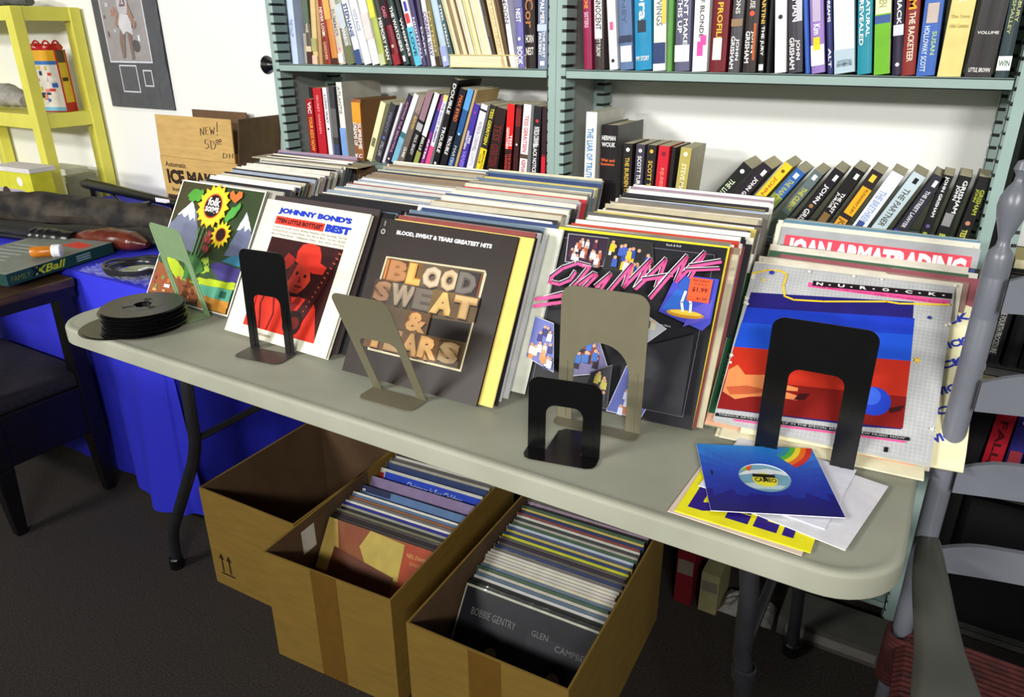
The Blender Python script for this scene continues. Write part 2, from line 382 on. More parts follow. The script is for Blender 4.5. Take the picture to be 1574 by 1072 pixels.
pile('black cover with pink script', 'records in the pile behind the pink script cover', P4, 54, 14,
     extras={0: dict(face=(240,226,60), band=(244,230,40), edge=(250,236,60), dx=-.004), 1: dict(edge=(170,160,180)), 3: dict(edge=(214,206,170), dx=.01), 7: dict(face=(200,60,46), edge=(206,70,50), dx=.006), 9: dict(edge=(170,110,150), dx=.004), 12: dict(edge=(140,100,150)), 20: dict(face=(214,204,90), edge=(206,200,110)), 28: dict(edge=(196,190,110)), 33: dict(edge=(190,140,60)), 36: dict(face=(60,110,180), edge=(70,120,190)), 39: dict(face=(214,206,90), edge=(220,210,90)), 52: dict(face=(20,20,24), edge=(26,26,30)), 53: dict(face=(20,20,24), edge=(30,30,34))})
P5 = [(0, (.293, 1.495, .745, .05)), (.5, (.330, 1.502, .69, .02)), (1, (.370, 1.505, .628, 0))]
pile('grey grid cover with blue ball', 'records leaning just behind the grey grid cover', P5, 14, 15,
     extras={0: dict(edge=(226,222,196), face=(226,220,200), dx=-.01), 1: dict(face=(214,206,190), edge=(232,226,200)), 2: dict(edge=(60,60,56), face=(200,196,180)), 3: dict(edge=(226,220,196), face=(206,200,180), dx=-.01), 4: dict(edge=(190,180,160)), 5: dict(edge=(150,130,120), face=(150,120,110)), 6: dict(face=(150,84,92), edge=(150,84,92), dx=.024), 7: dict(edge=(226,222,210)), 8: dict(edge=(60,80,160), face=(226,222,210)), 9: dict(edge=(226,222,210)), 10: dict(edge=(140,150,190), face=(200,200,210)), 11: dict(edge=(216,150,60), face=(214,206,190))})
P6 = [(0, (.446, 1.50, .435, .0)), (1, (.505, 1.495, .39, 0))]
pile('red band cover with tall white letters', 'records behind the cover with tall white letters', P6, 8, 25,
     extras={0: dict(face=(226,224,200), edge=(236,234,214)), 1: dict(edge=(226,222,196)), 2: dict(edge=(206,210,206)), 3: dict(face=(90,130,150), edge=(90,130,150)), 4: dict(edge=(226,224,214)), 5: dict(edge=(120,124,120)), 6: dict(face=(170,174,168), edge=(190,196,190)), 7: dict(face=(130,136,130), edge=(170,176,170))})

def cover(name, x, y, z, tilt, yaw, t, face, edge, label, W=.315, H=.315, m=None, roll=0):
    mb = sleeve_mb(t, face, face, edge, W=W, H=H)
    o = mb.build(name, m or GLOSS, None, TR(x, y, z+t*sin(tilt)+.0004, yaw, 0, tilt, roll))
    tag(o, label, 'record')
    return o, Print((0, 0, 0), (1, 0, 0), (0, 0, 1), W, H)

# ---- cover 1: sunflower folk songs
o, p = cover('record_album', .029, .236, .74, .551, -.015, .005, (62, 62, 40), (246, 244, 230), 'record cover with sunflowers, snowy mountains and the words folk songs')
p.rect(0, 0, 1, 1, (246, 244, 230)); p.rect(.012, .012, .988, .988, (70, 66, 42)); p.rect(.5, .35, .988, .988, (54, 70, 40))
def jag(pts, amp, seed, n=5):
    R = random.Random(seed); out = []
    for (a, b), (c, d) in zip(pts, pts[1:]+pts[:1]):
        for i in range(n):
            k = i/n; out.append((a+(c-a)*k+R.uniform(-amp, amp)*(i > 0), b+(d-b)*k+R.uniform(-amp, amp)*(i > 0)))
    return out
p.poly(jag([(.012, .45), (.012, .62), (.2, .84), (.3, .74), (.40, .55), (.40, .42)], .006, 1), (120, 126, 150))
p.poly(jag([(.07, .70), (.2, .83), (.26, .77), (.31, .66), (.27, .70), (.24, .67), (.2, .72), (.16, .69), (.12, .72)], .004, 2), (248, 248, 250))
p.poly(jag([(.76, .45), (.81, .62), (.86, .82), (.93, .72), (.985, .65), (.985, .45)], .006, 3), (112, 118, 150))
p.poly(jag([(.81, .66), (.86, .815), (.91, .75), (.975, .67), (.93, .69), (.90, .66), (.88, .71), (.85, .67)], .004, 4), (244, 246, 250))
p.poly(jag([(.012, .2), (.012, .41), (.15, .44), (.3, .36), (.5, .44), (.6, .33), (.985, .34), (.985, .1)], .008, 5), (58, 84, 50))
p.poly(jag([(.64, .36), (.75, .39), (.985, .37), (.985, .25), (.77, .26)], .006, 6), (70, 60, 130))
p.poly(jag([(.74, .40), (.88, .47), (.985, .46), (.985, .39)], .006, 7), (60, 130, 160))
p.poly(jag([(.04, .37), (.12, .40), (.30, .30), (.45, .22), (.60, .24), (.80, .25), (.985, .26), (.985, .21), (.75, .165), (.54, .18), (.30, .19), (.12, .29)], .007, 8), (184, 206, 40))
p.poly(jag([(.47, .31), (.53, .40), (.60, .41), (.66, .30), (.56, .27)], .005, 9), (170, 200, 70))
for i in range(5): p.circ(.52+.03*i, .34+.012*(i % 2), .011, (60, 90, 50), 8)
p.poly(jag([(.012, .03), (.03, .3), (.16, .26), (.3, .19), (.5, .18), (.66, .14), (.6, .03)], .008, 10), (150, 86, 50))
R = random.Random(3)
for i in range(26):
    a, b = R.uniform(.03, .55), R.uniform(.05, .2); p.rect(a, b, a+R.uniform(.02, .05), b+R.uniform(.015, .04), R.choice([(190,110,60),(206,170,110),(110,60,36),(120,140,70),(170,70,50)]))
p.poly(jag([(.6, .19), (.985, .2), (.985, .1), (.66, .11)], .005, 12), (84, 160, 130))
p.poly(jag([(.62, .11), (.985, .11), (.985, .014), (.66, .014)], .005, 13), (206, 140, 50))
p.rect(.857, .125, .93, .178, (30, 90, 70)); p.rect(.20, .10, .27, .125, (240, 240, 236))
for a, b in (((.45, .64), (.43, .2)), ((.40, .62), (.40, .38)), ((.62, .55), (.45, .3)), ((.5, .6), (.47, .25))): p.line([a, b], .012, (80, 150, 80))
p.poly([(.40, .2), (.36, .34), (.45, .42), (.55, .36), (.6, .3), (.5, .22)], (64, 120, 60))
for u, v in ((.535, .59), (.556, .535), (.53, .475), (.56, .47), (.52, .54)): p.circ(u, v, .030, (168, 66, 66), 14); p.circ(u, v, .017, (196, 90, 84), 10)
p.poly(jag([(.143, .865), (.19, .925), (.26, .93), (.32, .93), (.34, .87), (.28, .83), (.2, .83)], .012, 14, 3), (84, 160, 60))
p.poly(jag([(.78, .88), (.70, .83), (.66, .74), (.67, .70), (.75, .75), (.79, .82)], .012, 15, 3), (84, 166, 70))
p.poly([(.70, .93), (.73, .965), (.77, .96), (.78, .92), (.72, .865), (.65, .90), (.63, .94), (.66, .965)], (236, 120, 60))
p.star(.485, .815, .19, .145, 16, (246, 200, 30)); p.star(.485, .815, .165, .14, 22, (252, 232, 60)); p.circ(.485, .815, .105, (226, 100, 40)); p.circ(.485, .815, .095, (120, 30, 20)); p.circ(.485, .815, .088, (30, 16, 14))
p.text('folk', .415, .815, .56, .885, (250, 250, 248), .03); p.text('songs', .405, .745, .565, .81, (250, 250, 248), .03)
p.star(.675, .60, .115, .08, 14, (250, 214, 40)); p.circ(.675, .60, .058, (190, 90, 30)); p.circ(.675, .60, .05, (50, 16, 14))
p.build('cover_print', GLOSS, o)

# ---- cover 2: cowboy in red
o, p = cover('record_album', .41, .169, .74, .567, -.023, .009, (240, 236, 214), (236, 230, 204), 'white record cover with blue title and a red cowboy hat photo')
BL = (28, 60, 190)
p.text("JOHNNY BOND'S", .15, .90, .855, .953, BL, .075); p.text('BEST', .64, .832, .872, .888, BL, .08)
p.rect(.148, .828, .628, .887, (226, 60, 44)); p.text('"TEN LITTLE BOTTLES"', .165, .842, .61, .874, (40, 16, 16), .05)
for i, s in enumerate(('Cimarron  Jersey Street  Broken Window (The Spinning)  Fat Gal', 'A Petal From a Faded Rose   Put Me to Bed   Set em Up Joe', 'Barrel House Bessie   Oklahoma Waltz   Sick, Sober and Sorry')):
    p.text(s, .152, .798-.026*i, .858, .815-.026*i, (90, 84, 80))
RD = (226, 52, 34); DK = (52, 12, 14)
p.rect(.165, .075, .86, .732, DK)
p.poly([(.165, .075), (.165, .28), (.17, .40), (.22, .45), (.29, .44), (.36, .36), (.47, .34), (.62, .35), (.74, .345), (.78, .30), (.86, .10), (.86, .075)], RD)
p.poly([(.47, .60), (.46, .66), (.49, .715), (.57, .735), (.65, .72), (.69, .66), (.70, .61), (.78, .585), (.80, .565), (.75, .535), (.66, .53), (.52, .57), (.45, .60)], RD)
p.poly([(.33, .55), (.38, .64), (.46, .61), (.46, .56), (.38, .50)], (170, 34, 26))
p.poly([(.44, .56), (.52, .575), (.63, .545), (.66, .48), (.63, .42), (.58, .37), (.50, .37), (.45, .44)], (214, 62, 42))
p.poly([(.44, .56), (.50, .575), (.47, .46), (.44, .42)], (90, 20, 18)); p.circ(.52, .51, .014, DK, 8); p.circ(.60, .50, .014, DK, 8); p.rect(.53, .415, .60, .425, (90, 20, 18)); p.poly([(.55, .50), (.575, .45), (.55, .452)], (120, 26, 22))
p.poly([(.43, .35), (.5, .38), (.56, .30), (.6, .36), (.64, .34), (.57, .22), (.5, .27)], (140, 26, 22))
p.line([(.30, .42), (.27, .25), (.33, .08)], .012, (120, 22, 20)); p.line([(.36, .36), (.42, .2), (.40, .08)], .014, (120, 22, 20)); p.line([(.20, .38), (.22, .2)], .01, (160, 30, 24))
p.poly([(.81, .725), (.855, .71), (.80, .45), (.70, .18), (.62, .12), (.60, .20), (.74, .48)], (60, 16, 16))
for i in range(13): p.line([(.835-.012*i+.0, .70-.036*i), (.86-.014*i, .695-.036*i)], .008, (190, 90, 70))
p.circ(.62, .17, .085, (40, 10, 12)); p.circ(.64, .17, .045, (120, 30, 24))
p.rect(.30, .03, .47, .045, (190, 180, 160))
p.build('cover_print', INK, o)

# ---- cover 3: wood type letters
o, p = cover('record_album', .789, .141, .74, .516, .013, .006, (52, 42, 36), (60, 50, 44), 'dark brown record cover with four rows of wooden type letters')
p.rect(0, 0, 1, 1, (44, 35, 30))
p.text('BLOOD, SWEAT & TEARS GREATEST HITS', .143, .905, .842, .936, (250, 250, 250), .045)
p.rect(.012, .885, .062, .99, (30, 26, 26)); p.circ(.037, .915, .018, (170, 168, 160), 16); p.circ(.037, .915, .009, (40, 36, 36), 12); p.rect(.03, .95, .044, .985, (120, 116, 110))
p.poly([(.112, .762), (.84, .778), (.855, .755), (.848, .17), (.155, .165), (.10, .48)], (206, 196, 160)); p.poly([(.125, .752), (.835, .766), (.842, .45), (.838, .182), (.165, .178), (.112, .48)], (96, 78, 52))
p.rect(.13, .62, .155, .745, (206, 120, 50)); p.poly([(.80, .62), (.83, .625), (.828, .74), (.80, .735)], (130, 60, 40)); p.poly([(.55, .335), (.835, .34), (.835, .455), (.54, .44)], (34, 28, 26))
def wood(s, u0, v0, u1, v1, c, d):
    u0 -= .010; u1 += .010; v0 -= .012; v1 += .010
    p.rect(u0-.008, v0-.006, u1+.008, v1+.006, tuple(int(v*.55) for v in c)); p.text(s, u0+.008, v0-.010, u1+.010, v1-.010, (34, 24, 18), .10); p.text(s, u0, v0, u1, v1, c, .10); p.text(s, u0+.006, v0+.008, u1-.006, v1-.004, d, .04)
for s, a, b, c, d in (('B', .165, .30, (150, 96, 56), (176, 124, 78)), ('L', .315, .42, (214, 150, 62), (230, 176, 92)), ('O', .43, .555, (176, 150, 118), (206, 186, 158)), ('O', .565, .675, (170, 140, 104), (204, 180, 144)), ('D', .685, .80, (84, 76, 70), (112, 104, 96))): wood(s, a, .625, b, .738, c, d)
for s, a, b, c, d in (('S', .10, .22, (134, 92, 62), (160, 120, 90)), ('W', .23, .40, (146, 126, 100), (170, 152, 128)), ('E', .41, .53, (92, 80, 70), (116, 104, 92)), ('A', .545, .69, (206, 160, 84), (226, 186, 114)), ('T', .70, .84, (186, 142, 84), (212, 174, 116))): wood(s, a, .482, b, .595, c, d)
wood('&', .40, .34, .54, .445, (190, 128, 60), (214, 160, 96))
for s, a, b, c, d in (('T', .14, .27, (190, 132, 70), (210, 160, 100)), ('E', .285, .40, (140, 104, 66), (164, 130, 90)), ('A', .41, .525, (180, 126, 66), (204, 156, 96)), ('R', .54, .67, (196, 138, 70), (218, 168, 104)), ('S', .685, .81, (134, 104, 66), (160, 132, 92))): wood(s, a, .20, b, .315, c, d)
p.build('cover_print', GLOSS, o)

# ---- cover 4: pink script
o, p = cover('record_album', 1.149, .229, .74, .505, .084, .006, (20, 20, 26), (30, 30, 36), 'shrink-wrapped black record cover with pink script and an orange price sticker', m=WRAP)
BK = (20, 20, 27); p.rect(0, 0, 1, 1, BK); PK = (232, 84, 150)
p.line([(.05, .06), (.05, .955), (.94, .955), (.94, .06), (.05, .06)], .003, (120, 110, 130))
R = random.Random(9)
def photo(q, base, cols, n=26, sz=.03, border=(220, 220, 226)):
    (a, b, c, d) = q; cx = sum(k[0] for k in q)/4; cy = sum(k[1] for k in q)/4
    p.poly([(cx+(u-cx)*1.03, cy+(v-cy)*1.03) for u, v in q], border); p.poly(q, base)
    for i in range(n):
        s, t = R.uniform(.1, .9), R.uniform(.08, .8)
        u = (a[0]*(1-s)+b[0]*s)*(1-t)+(d[0]*(1-s)+c[0]*s)*t; v = (a[1]*(1-s)+b[1]*s)*(1-t)+(d[1]*(1-s)+c[1]*s)*t
        cc = R.choice(cols); p.poly([(u-sz*.5, v-sz), (u+sz*.5, v-sz*1.05), (u+sz*.45, v+sz*.3), (u-sz*.4, v+sz*.35)], cc); p.circ(u, v+sz*.6, sz*.32, (206, 160, 130), 8)
photo([(.10, .815), (.33, .815), (.335, .98), (.085, .98)], (46, 26, 50), [(240, 236, 236), (180, 90, 60), (230, 226, 230), (90, 40, 60)], 20, .028)
photo([(.34, .80), (.64, .79), (.59, .975), (.34, .98)], (34, 36, 34), [(40, 70, 170), (220, 190, 40), (60, 90, 180), (240, 240, 240), (30, 30, 34)], 22, .034, (60, 60, 66))
photo([(.242, .37), (.30, .165), (.50, .22), (.386, .42)], (120, 116, 160), [(60, 110, 190), (230, 220, 230), (120, 60, 60), (40, 30, 40)], 18, .036)
photo([(.54, .62), (.56, .43), (.67, .41), (.768, .51)], (176, 180, 186), [(40, 44, 40), (90, 96, 80), (200, 196, 170)], 14, .03)
photo([(.0, .22), (.183, .163), (.124, .435), (.003, .46)], (110, 120, 190), [(230, 150, 90), (236, 226, 190), (250, 250, 250), (60, 60, 120)], 18, .032)
photo([(.54, .01), (.73, .005), (.796, .199), (.60, .27)], (90, 100, 170), [(206, 214, 236), (190, 110, 70), (40, 50, 110)], 16, .03)
photo([(.38, .02), (.54, .02), (.52, .26), (.41, .20)], (46, 44, 50), [(200, 190, 90), (90, 60, 50), (60, 64, 80)], 12, .03, (120, 120, 124))
p.poly([(.775, .81), (1.0, .81), (1.0, .57), (.965, .525), (.717, .594)], (66, 70, 190)); p.poly([(.73, .61), (.79, .73), (.86, .72), (.9, .62), (.82, .59)], (40, 100, 200)); p.poly([(.86, .53), (.99, .60), (.99, .70), (.9, .64)], (96, 84, 200))
p.circ(.86, .60, .10, (214, 150, 40), 20, ry=.022); p.circ(.86, .606, .085, (246, 214, 70), 20, ry=.012)
p.poly([(.80, .79), (.86, .80), (.87, .74), (.83, .72), (.80, .74)], (40, 90, 190)); p.line([(.84, .72), (.83, .66), (.845, .615)], .014, (236, 236, 240)); p.line([(.86, .70), (.88, .66), (.885, .615)], .014, (236, 236, 240))
p.poly([(.7, .40), (.93, .50), (.945, .06), (.72, .06)], (30, 31, 38))
def script(pts, wd):
    p.line([(a-.004, b+.005) for a, b in pts], wd, (246, 240, 246)); p.line([(a-.001, b+.002) for a, b in pts], wd, BK); p.line([(a+.003, b-.004) for a, b in pts], wd*.82, PK)
W_ = .020
script([(.24, .79), (.20, .80), (.12, .76), (.06, .70), (.06, .67), (.12, .665), (.18, .70), (.20, .745)], W_); script([(.20, .80), (.28, .79), (.23, .70), (.17, .62), (.05, .57)], W_)
script([(.24, .68), (.31, .75), (.33, .745), (.27, .66)], W_); script([(.34, .68), (.41, .76), (.37, .67)], W_)
script([(.42, .66), (.52, .83), (.50, .70), (.62, .87), (.565, .70)], W_); script([(.57, .70), (.70, .88), (.68, .72)], W_); script([(.60, .755), (.75, .80)], W_)
script([(.70, .74), (.81, .91), (.78, .77), (.90, .94), (.85, .80)], W_); script([(.66, .66), (.74, .80)], W_)
script([(.84, .86), (.99, .905)], W_); script([(.82, .835), (.99, .865)], W_*.7)
p.line([(-.0, .555), (.16, .60)], .022, PK); p.line([(.0, .515), (.16, .56)], .02, PK); p.text('THE ', .10, .525, .15, .54, BK)
p.text('Rock & Roll', .69, .955, .77, .966, (220, 220, 220)); p.text('Wonder Stuff', .24, .785, .33, .797, (220, 220, 220)); p.text('Sittin Here', .725, .515, .80, .527, (200, 200, 200))
OR = (250, 92, 44)
p.rect(.855, .672, .972, .80, OR); p.text('RECORDS', .872, .780, .955, .792, (90, 20, 20), .02); p.text('$1.99', .873, .722, .955, .75, (110, 16, 16), .03); p.text('----', .88, .765, .95, .769, (110, 20, 20)); p.text('$1.00', .905, .682, .96, .698, (110, 16, 16), .02)
p.build('cover_print', GLOSS, o)

# ---- cover 5: grey grid with ball
o, p = cover('record_album', 1.496, .257, .766, .865, .069, .006, (176, 176, 174), (236, 230, 206), 'worn grey grid record cover with blue sky, red ground and blue ball', m=INK)
G = (180, 181, 182); p.rect(0, 0, 1, 1, G)
p.k += .00009
for i in range(1, 50):
    p.k -= .00009; p.line([(i/50, .012), (i/50, .99)], .0016, (212, 213, 214))
    p.k -= .00009; p.line([(.01, i/50), (.99, i/50)], .0016, (206, 208, 210))
p.poly([(.02, .80), (.825, .876), (.845, .61), (.86, .155), (.70, .13), (.004, .07)], (34, 28, 110))
p.poly([(.018, .70), (.84, .78), (.853, .53), (.006, .444)], (28, 60, 190)); p.poly([(.012, .60), (.845, .68), (.853, .53), (.006, .444)], (30, 84, 214))
p.poly([(.006, .444), (.853, .53), (.865, .16), (.003, .07)], (196, 46, 26)); p.poly([(.004, .25), (.86, .33), (.865, .16), (.003, .07)], (134, 24, 20))
p.poly([(.28, .444), (.38, .455), (.375, .412)], (244, 176, 60)); p.circ(.54, .415, .03, (40, 60, 180)); p.circ(.72, .275, .078, (34, 66, 200)); p.circ(.70, .30, .05, (60, 100, 220)); p.poly([(.79, .25), (.86, .285), (.845, .25), (.80, .225)], (60, 14, 16))
p.poly([(.01, .17), (.01, .30), (.05, .34), (.10, .29), (.2, .31), (.30, .275), (.37, .27), (.37, .25), (.28, .24), (.38, .225), (.375, .20), (.25, .195), (.15, .17), (.08, .14)], (232, 140, 84)); p.poly([(.02, .2), (.12, .23), (.25, .225), (.15, .185), (.05, .16)], (196, 92, 56)); p.poly([(.38, .24), (.43, .25), (.41, .21), (.36, .20)], (60, 14, 16))
p.rect(.305, .882, .985, .912, PK); p.poly([(.326, .892), (.99, .92), (.99, .955), (.326, .925)], (30, 20, 26))
for i, c in enumerate('N.U.R.O.C.K.'):
    u = .345+i*.054
    if c == '.': p.rect(u+.008, .905+i*.0024, u+.018, .911+i*.0024, (250, 250, 250))
    else: p.text(c, u, .901+i*.0024, u+.033, .919+i*.0024, (252, 252, 252), .03)
p.text('THE BEST OF TODAY AND TOMORROW ROCK', .345, .885, .97, .893, (150, 40, 90))
p.line([(.003, .92), (.08, .955), (.15, .96), (.185, .94), (.18, .87), (.20, .80), (.25, .785), (.40, .80), (.70, .852), (.76, .850), (.985, .883)], .010, (246, 206, 40)); p.circ(.104, .942, .014, (40, 60, 170)); p.star(.88, .536, .02, .01, 5, (236, 200, 70)); p.circ(.905, .79, .010, (50, 60, 130)); p.star(.07, .885, .014, .007, 3, (236, 200, 70))
p.poly([(.005, .04), (.90, .118), (.90, .10), (.005, .022)], (24, 22, 26)); p.poly([(.1, .026), (.885, .096), (.885, .086), (.1, .016)], PK)
p.textq('VARIOUS ARTISTS CAUGHT UP IN THE SPECIAL EFFECT OF NEW MUSIC NOW', (.02, .030), (.86, .074), (0, .009), (210, 210, 214))
p.poly([(.80, .018), (.818, .020), (.818, .046), (.80, .044)], (20, 20, 22))
for i in range(14):
    u, v = R.choice([(R.uniform(0, .02), R.uniform(.05, .95)), (R.uniform(0, 1), R.uniform(.975, .995)), (R.uniform(.97, 1), R.uniform(0, 1))]); p.star(u, v, R.uniform(.008, .02), .006, 5, (236, 230, 214))
p.build('cover_print', INK, o)

# sleeves sticking out round the grid cover
o, p = cover('record_album', 1.478, .276, .7455, .895, .09, .005, (40, 96, 66), (216, 210, 180), 'dark green record cover showing left of the grey grid cover', m=GLOSS)
p.textd('STEREO 2345', .03, .25, .045, .45, (210, 220, 210)); p.text('LP', .04, .10, .085, .125, (240, 240, 230), .02); p.rect(0, 0, 1, .07, (226, 170, 140)); p.build('cover_print', GLOSS, o)
o, p = cover('record_album', 1.468, .290, .742, .885, .10, .005, (112, 84, 56), (120, 100, 70), 'brown record cover with dark lettering behind the green cover', m=WRAP)
p.textd('ROCKIN TAMLA', .02, .45, .10, .95, (70, 50, 34), .03); p.text('RO', .03, .94, .12, .97, (200, 180, 150)); p.build('cover_print', GLOSS, o)
# paper bag sleeve with repeated blue words
Mx = TR(1.540, .263, .758, .085, 0, .850, -.03); out = []
R = random.Random(5)
pts = [(0, 0), (.315, 0)]+[(.315+R.uniform(-.004, .006), .03+i*.028) for i in range(10)]+[(.29, .317), (0, .317)]
mb = MB().prism(pts, 0, .003, col=(238, 232, 190)); o = mb.build('paper_record_sleeve', INK, None, Mx)
tag(o, 'torn cream paper record sleeve with repeated blue lettering, right of grey grid cover', 'record sleeve')
p = Print((0, 0, 0), (1, 0, 0), (0, 0, 1), .315, .315)
for i in range(9):
    a = .5; v = -.02+i*.125; u = .82+(i % 2)*.03
    L = .2
    if u+L*cos(a) > .995: L = (.99-u)/cos(a)
    if v+L*sin(a) > .95 or v < 0: continue
    p.textq('PICKWICK'[(0 if i % 2 == 0 else 4):][:4], (u, v), (L*cos(a), L*sin(a)), (-.042*sin(a), .042*cos(a)), (46, 60, 170), .05)
p.build('sleeve_lettering', INK, o)
# singer title cover near the back of pile five
o, p = cover('record_album', 1.503, .438, .741, .44, 0, .005, (170, 172, 174), (196, 198, 200), 'grey record cover with tall white lettering on a red band', m=WRAP)
p.rect(.03, .83, .97, .955, (226, 72, 90)); p.text('JOAN ARMATRADING', .05, .80, .95, .942, (246, 246, 248), .06); p.build('cover_print', GLOSS, o)

# loose stiff sleeve bottoms poking out under the grid cover
for i, (dx, dy) in enumerate(((.0, .004), (.008, -.004))):
    o = sleeve_mb(.003, (232, 226, 196), (232, 226, 196), (240, 234, 206), W=.30, H=.20).build('loose_inner_sleeve', INK, None, TR(1.50+dx, .262+dy*.9, .7415+.003*i, .08, 0, 1.36-.05*i))
    tag(o, ['cream inner sleeve poking out lowest under the grey grid cover', 'cream inner sleeve lying on the lowest one under the grid cover'][i], 'record sleeve')

# cardboard end of pile one
t = tag(empty('record_crate_box', (.12, .76, .74)), 'open cardboard box end supporting the back of the leftmost record pile', 'box')
MB().box((-.16, .0, .0), (.25, .004, .285)).build('back_panel', CARDI, t)
mb = MB().box((-.16, -.07, .283), (.25, .0, .286)); mb.build('folded_flap', mat('grey_tan_card', (186, 174, 140), .85), t, Matrix.Translation((0, .002, .001)))
MB().box((.247, -.06, 0), (.25, 0, .27)).build('side_panel', CARDI, t)

# ------------------------------------------------------------------ bookends
def bookend(loc, yaw, tilt, w, h, m, label, arch='square', base=.05, tongue=.0, leg=.022, rise=.55, basem=None, cr=.018):
    t = tag(empty('metal_bookend', loc, yaw), label, 'bookend', 'metal bookends on the grey table')
    pts = [(0, 0), (0, h-cr)]+[(cr-cr*cos(a), h-cr+cr*sin(a)) for a in [pi/2*i/6 for i in range(1, 7)]]
    pts += [(w-cr+cr*sin(a), h-cr+cr*cos(a)) for a in [pi/2*i/6 for i in range(0, 7)]]+[(w, 0), (w-leg, 0)]
    top = h*rise; ow = w-2*leg
    if arch == 'round':
        r = ow/2; pts += [(w/2+r*cos(a), top-r+r*sin(a)) for a in [pi*i/16 for i in range(17)]]
    else:
        r = min(.016, ow/3); pts += [(w-leg-r+r*cos(a), top-r+r*sin(a)) for a in [pi/2*i/5 for i in range(6)]]+[(leg+r-r*sin(a), top-r+r*cos(a)) for a in [pi/2*i/5 for i in range(6)]]
    pts += [(leg, 0)]
    MB().prism(pts, 0, .0015).build('plate', m, t, Matrix.Rotation(-tilt, 4, 'X') @ Matrix.Translation((0, 0, .001)))
    for x in (leg*.5, w-leg*.5):
        if leg > .02: MB().box((x-.0025, -.001, .004), (x+.0025, .0, h*.45)).build('stiffening_rib', m, t, Matrix.Rotation(-tilt, 4, 'X'))
    c = .014
    o2 = [(0, 0), (0, -base+c), (c*.3, -base+c*.3), (c, -base), (w-c, -base), (w-c*.3, -base+c*.3), (w, -base+c), (w, 0)]
    if tongue: o2 += [(w-leg-.002, 0), (w-leg-.004, tongue-.01), (w-leg-.014, tongue), (leg+.014, tongue), (leg+.004, tongue-.01), (leg+.002, 0)]
    n = len(o2); MB().add([(x, y, 0) for x, y in o2]+[(x, y, .0012) for x, y in o2], [tuple(range(n)), tuple(reversed(range(n, 2*n)))]+[(i, (i+1) % n, (i+1) % n+n, i+n) for i in range(n)]).build('base', basem or m, t)
    return t
Z = .7402
bookend((.160, .236, Z), -.14, -.17, .142, .218, GRNM, 'pale green metal bookend leaning before the sunflower cover', base=.06, leg=.024, rise=.62)
bookend((.531, .137, Z), .12, .03, .118, .216, BLKM, 'black metal bookend in front of the red cowboy cover', base=.055, leg=.024, rise=.56, basem=BROWNM)
bookend((.889, .1185, Z), .03, -.40, .122, .235, TANM, 'olive tan metal bookend in front of the wood type cover', base=.05, leg=.020, rise=.58)
bookend((1.244, .190, Z), .09, .03, .148, .240, TANM, 'tall tan metal bookend with round arch before the pink script cover', arch='round', base=.03, leg=.026, rise=.62, cr=.022)
bookend((1.250, .075, Z), .20, .03, .118, .125, BLKM, 'small black metal bookend standing free near the table edge', base=.035, tongue=.075, leg=.029, rise=.64)
bookend((1.568, .246, Z), .06, .02, .146, .228, BLKM, 'large glossy black bookend in front of the grey grid cover', base=.01, leg=.034, rise=.66, tongue=.0)

# ------------------------------------------------------------------ stack of small records on a spindle-less pile
R = random.Random(21)
def disc(x, y, z, t, tx, ty, label, holes=True):
    M = Matrix.Translation((x, y, z)) @ Euler((tx, ty, R.uniform(0, 6))).to_matrix().to_4x4()
    pr = [(.019, 0), (.0875, 0), (.0885, t*.5), (.0875, t), (.047, t), (.046, t+.0002), (.019, t+.0002), (.019, 0)]
    o = MB().lathe(pr, 48).build('vinyl_single', VINYL, None, M, smooth=False)
    tag(o, label, 'record', 'seven inch singles stacked on the table corner')
    return o
cx, cy = .222, .098
names = 24
tag_lab = 'plain black seven inch single inside the stack at the table corner'
disc(.175, .072, .7404, .0012, 0, 0, 'lowest black single sticking out left of the record stack')
disc(.178, .078, .7418, .0012, 0, 0, 'second lowest black single sticking out left of the record stack')
for i in range(names):
    a = i/names; z = .7434+i*.0021
    o = disc(cx+R.gauss(0, .0022)+.004*a, cy+R.gauss(0, .0022)+.006*a, z, .0012, 0, 0, f'plain black seven inch single, {ordinal(names-i)} from the top of the stack')
o['label'] = 'topmost black single with a torn grey label on the stack'
lab = MB().lathe([(.0192, 0), (.043, 0)], 40); lab.build('paper_label', LABELG, o, Matrix.Translation((0, 0, .0015)))
p = Print((-.043, -.043, .0014), (1, 0, 0), (0, 1, 0), .086, .086, .0003)
for a0 in (1.0, 3.1, 5.0): p.poly([(.5+r*cos(a), .5+r*sin(a)) for r, a in ((.25, a0), (.5, a0), (.5, a0+.4), (.25, a0+.4))], (36, 34, 36))
p.build('label_print', INK, o)

# ------------------------------------------------------------------ papers and singles at the right corner of the table
def flat7(cxy, yaw, z, s, mb_cols, label, m=INK, tilt=(0, 0), name='record_sleeve'):
    M = Matrix.Translation((*cxy, z)) @ Euler((tilt[0], tilt[1], yaw)).to_matrix().to_4x4()
    o = MB().box((-s/2, -s/2, 0), (s/2, s/2, .0012), mb_cols).build(name, m, None, M); tag(o, label, 'record sleeve')
    return o, Print((-s/2, -s/2, .0012), (1, 0, 0), (0, 1, 0), s, s)
o, p = flat7((1.598, .108), -.03, .7402, .18, (226, 206, 190), 'pale pink paper sleeve lowest in the pile by table corner')
o, p = flat7((1.604, .115), .0, .7416, .18, (246, 236, 30), 'bright yellow record sleeve with big blue letters reading DELI')
for c, a, b in (('D', .07, .32), ('E', .36, .53), ('L', .57, .74), ('I', .78, .86)):
    p.text(c, a, .10, b, .48, (44, 24, 130), .09)
p.build('sleeve_lettering', INK, o)
o, p = flat7((1.654, .160), -.17, .7432, .19, (236, 236, 242), 'large white sleeve in clear plastic at the pile right side', m=WRAP, name='plastic_record_sleeve')
o, p = flat7((1.621, .178), -.09, .7448, .178, (232, 232, 244), 'plain white paper sleeve directly under the blue rainbow sleeve')
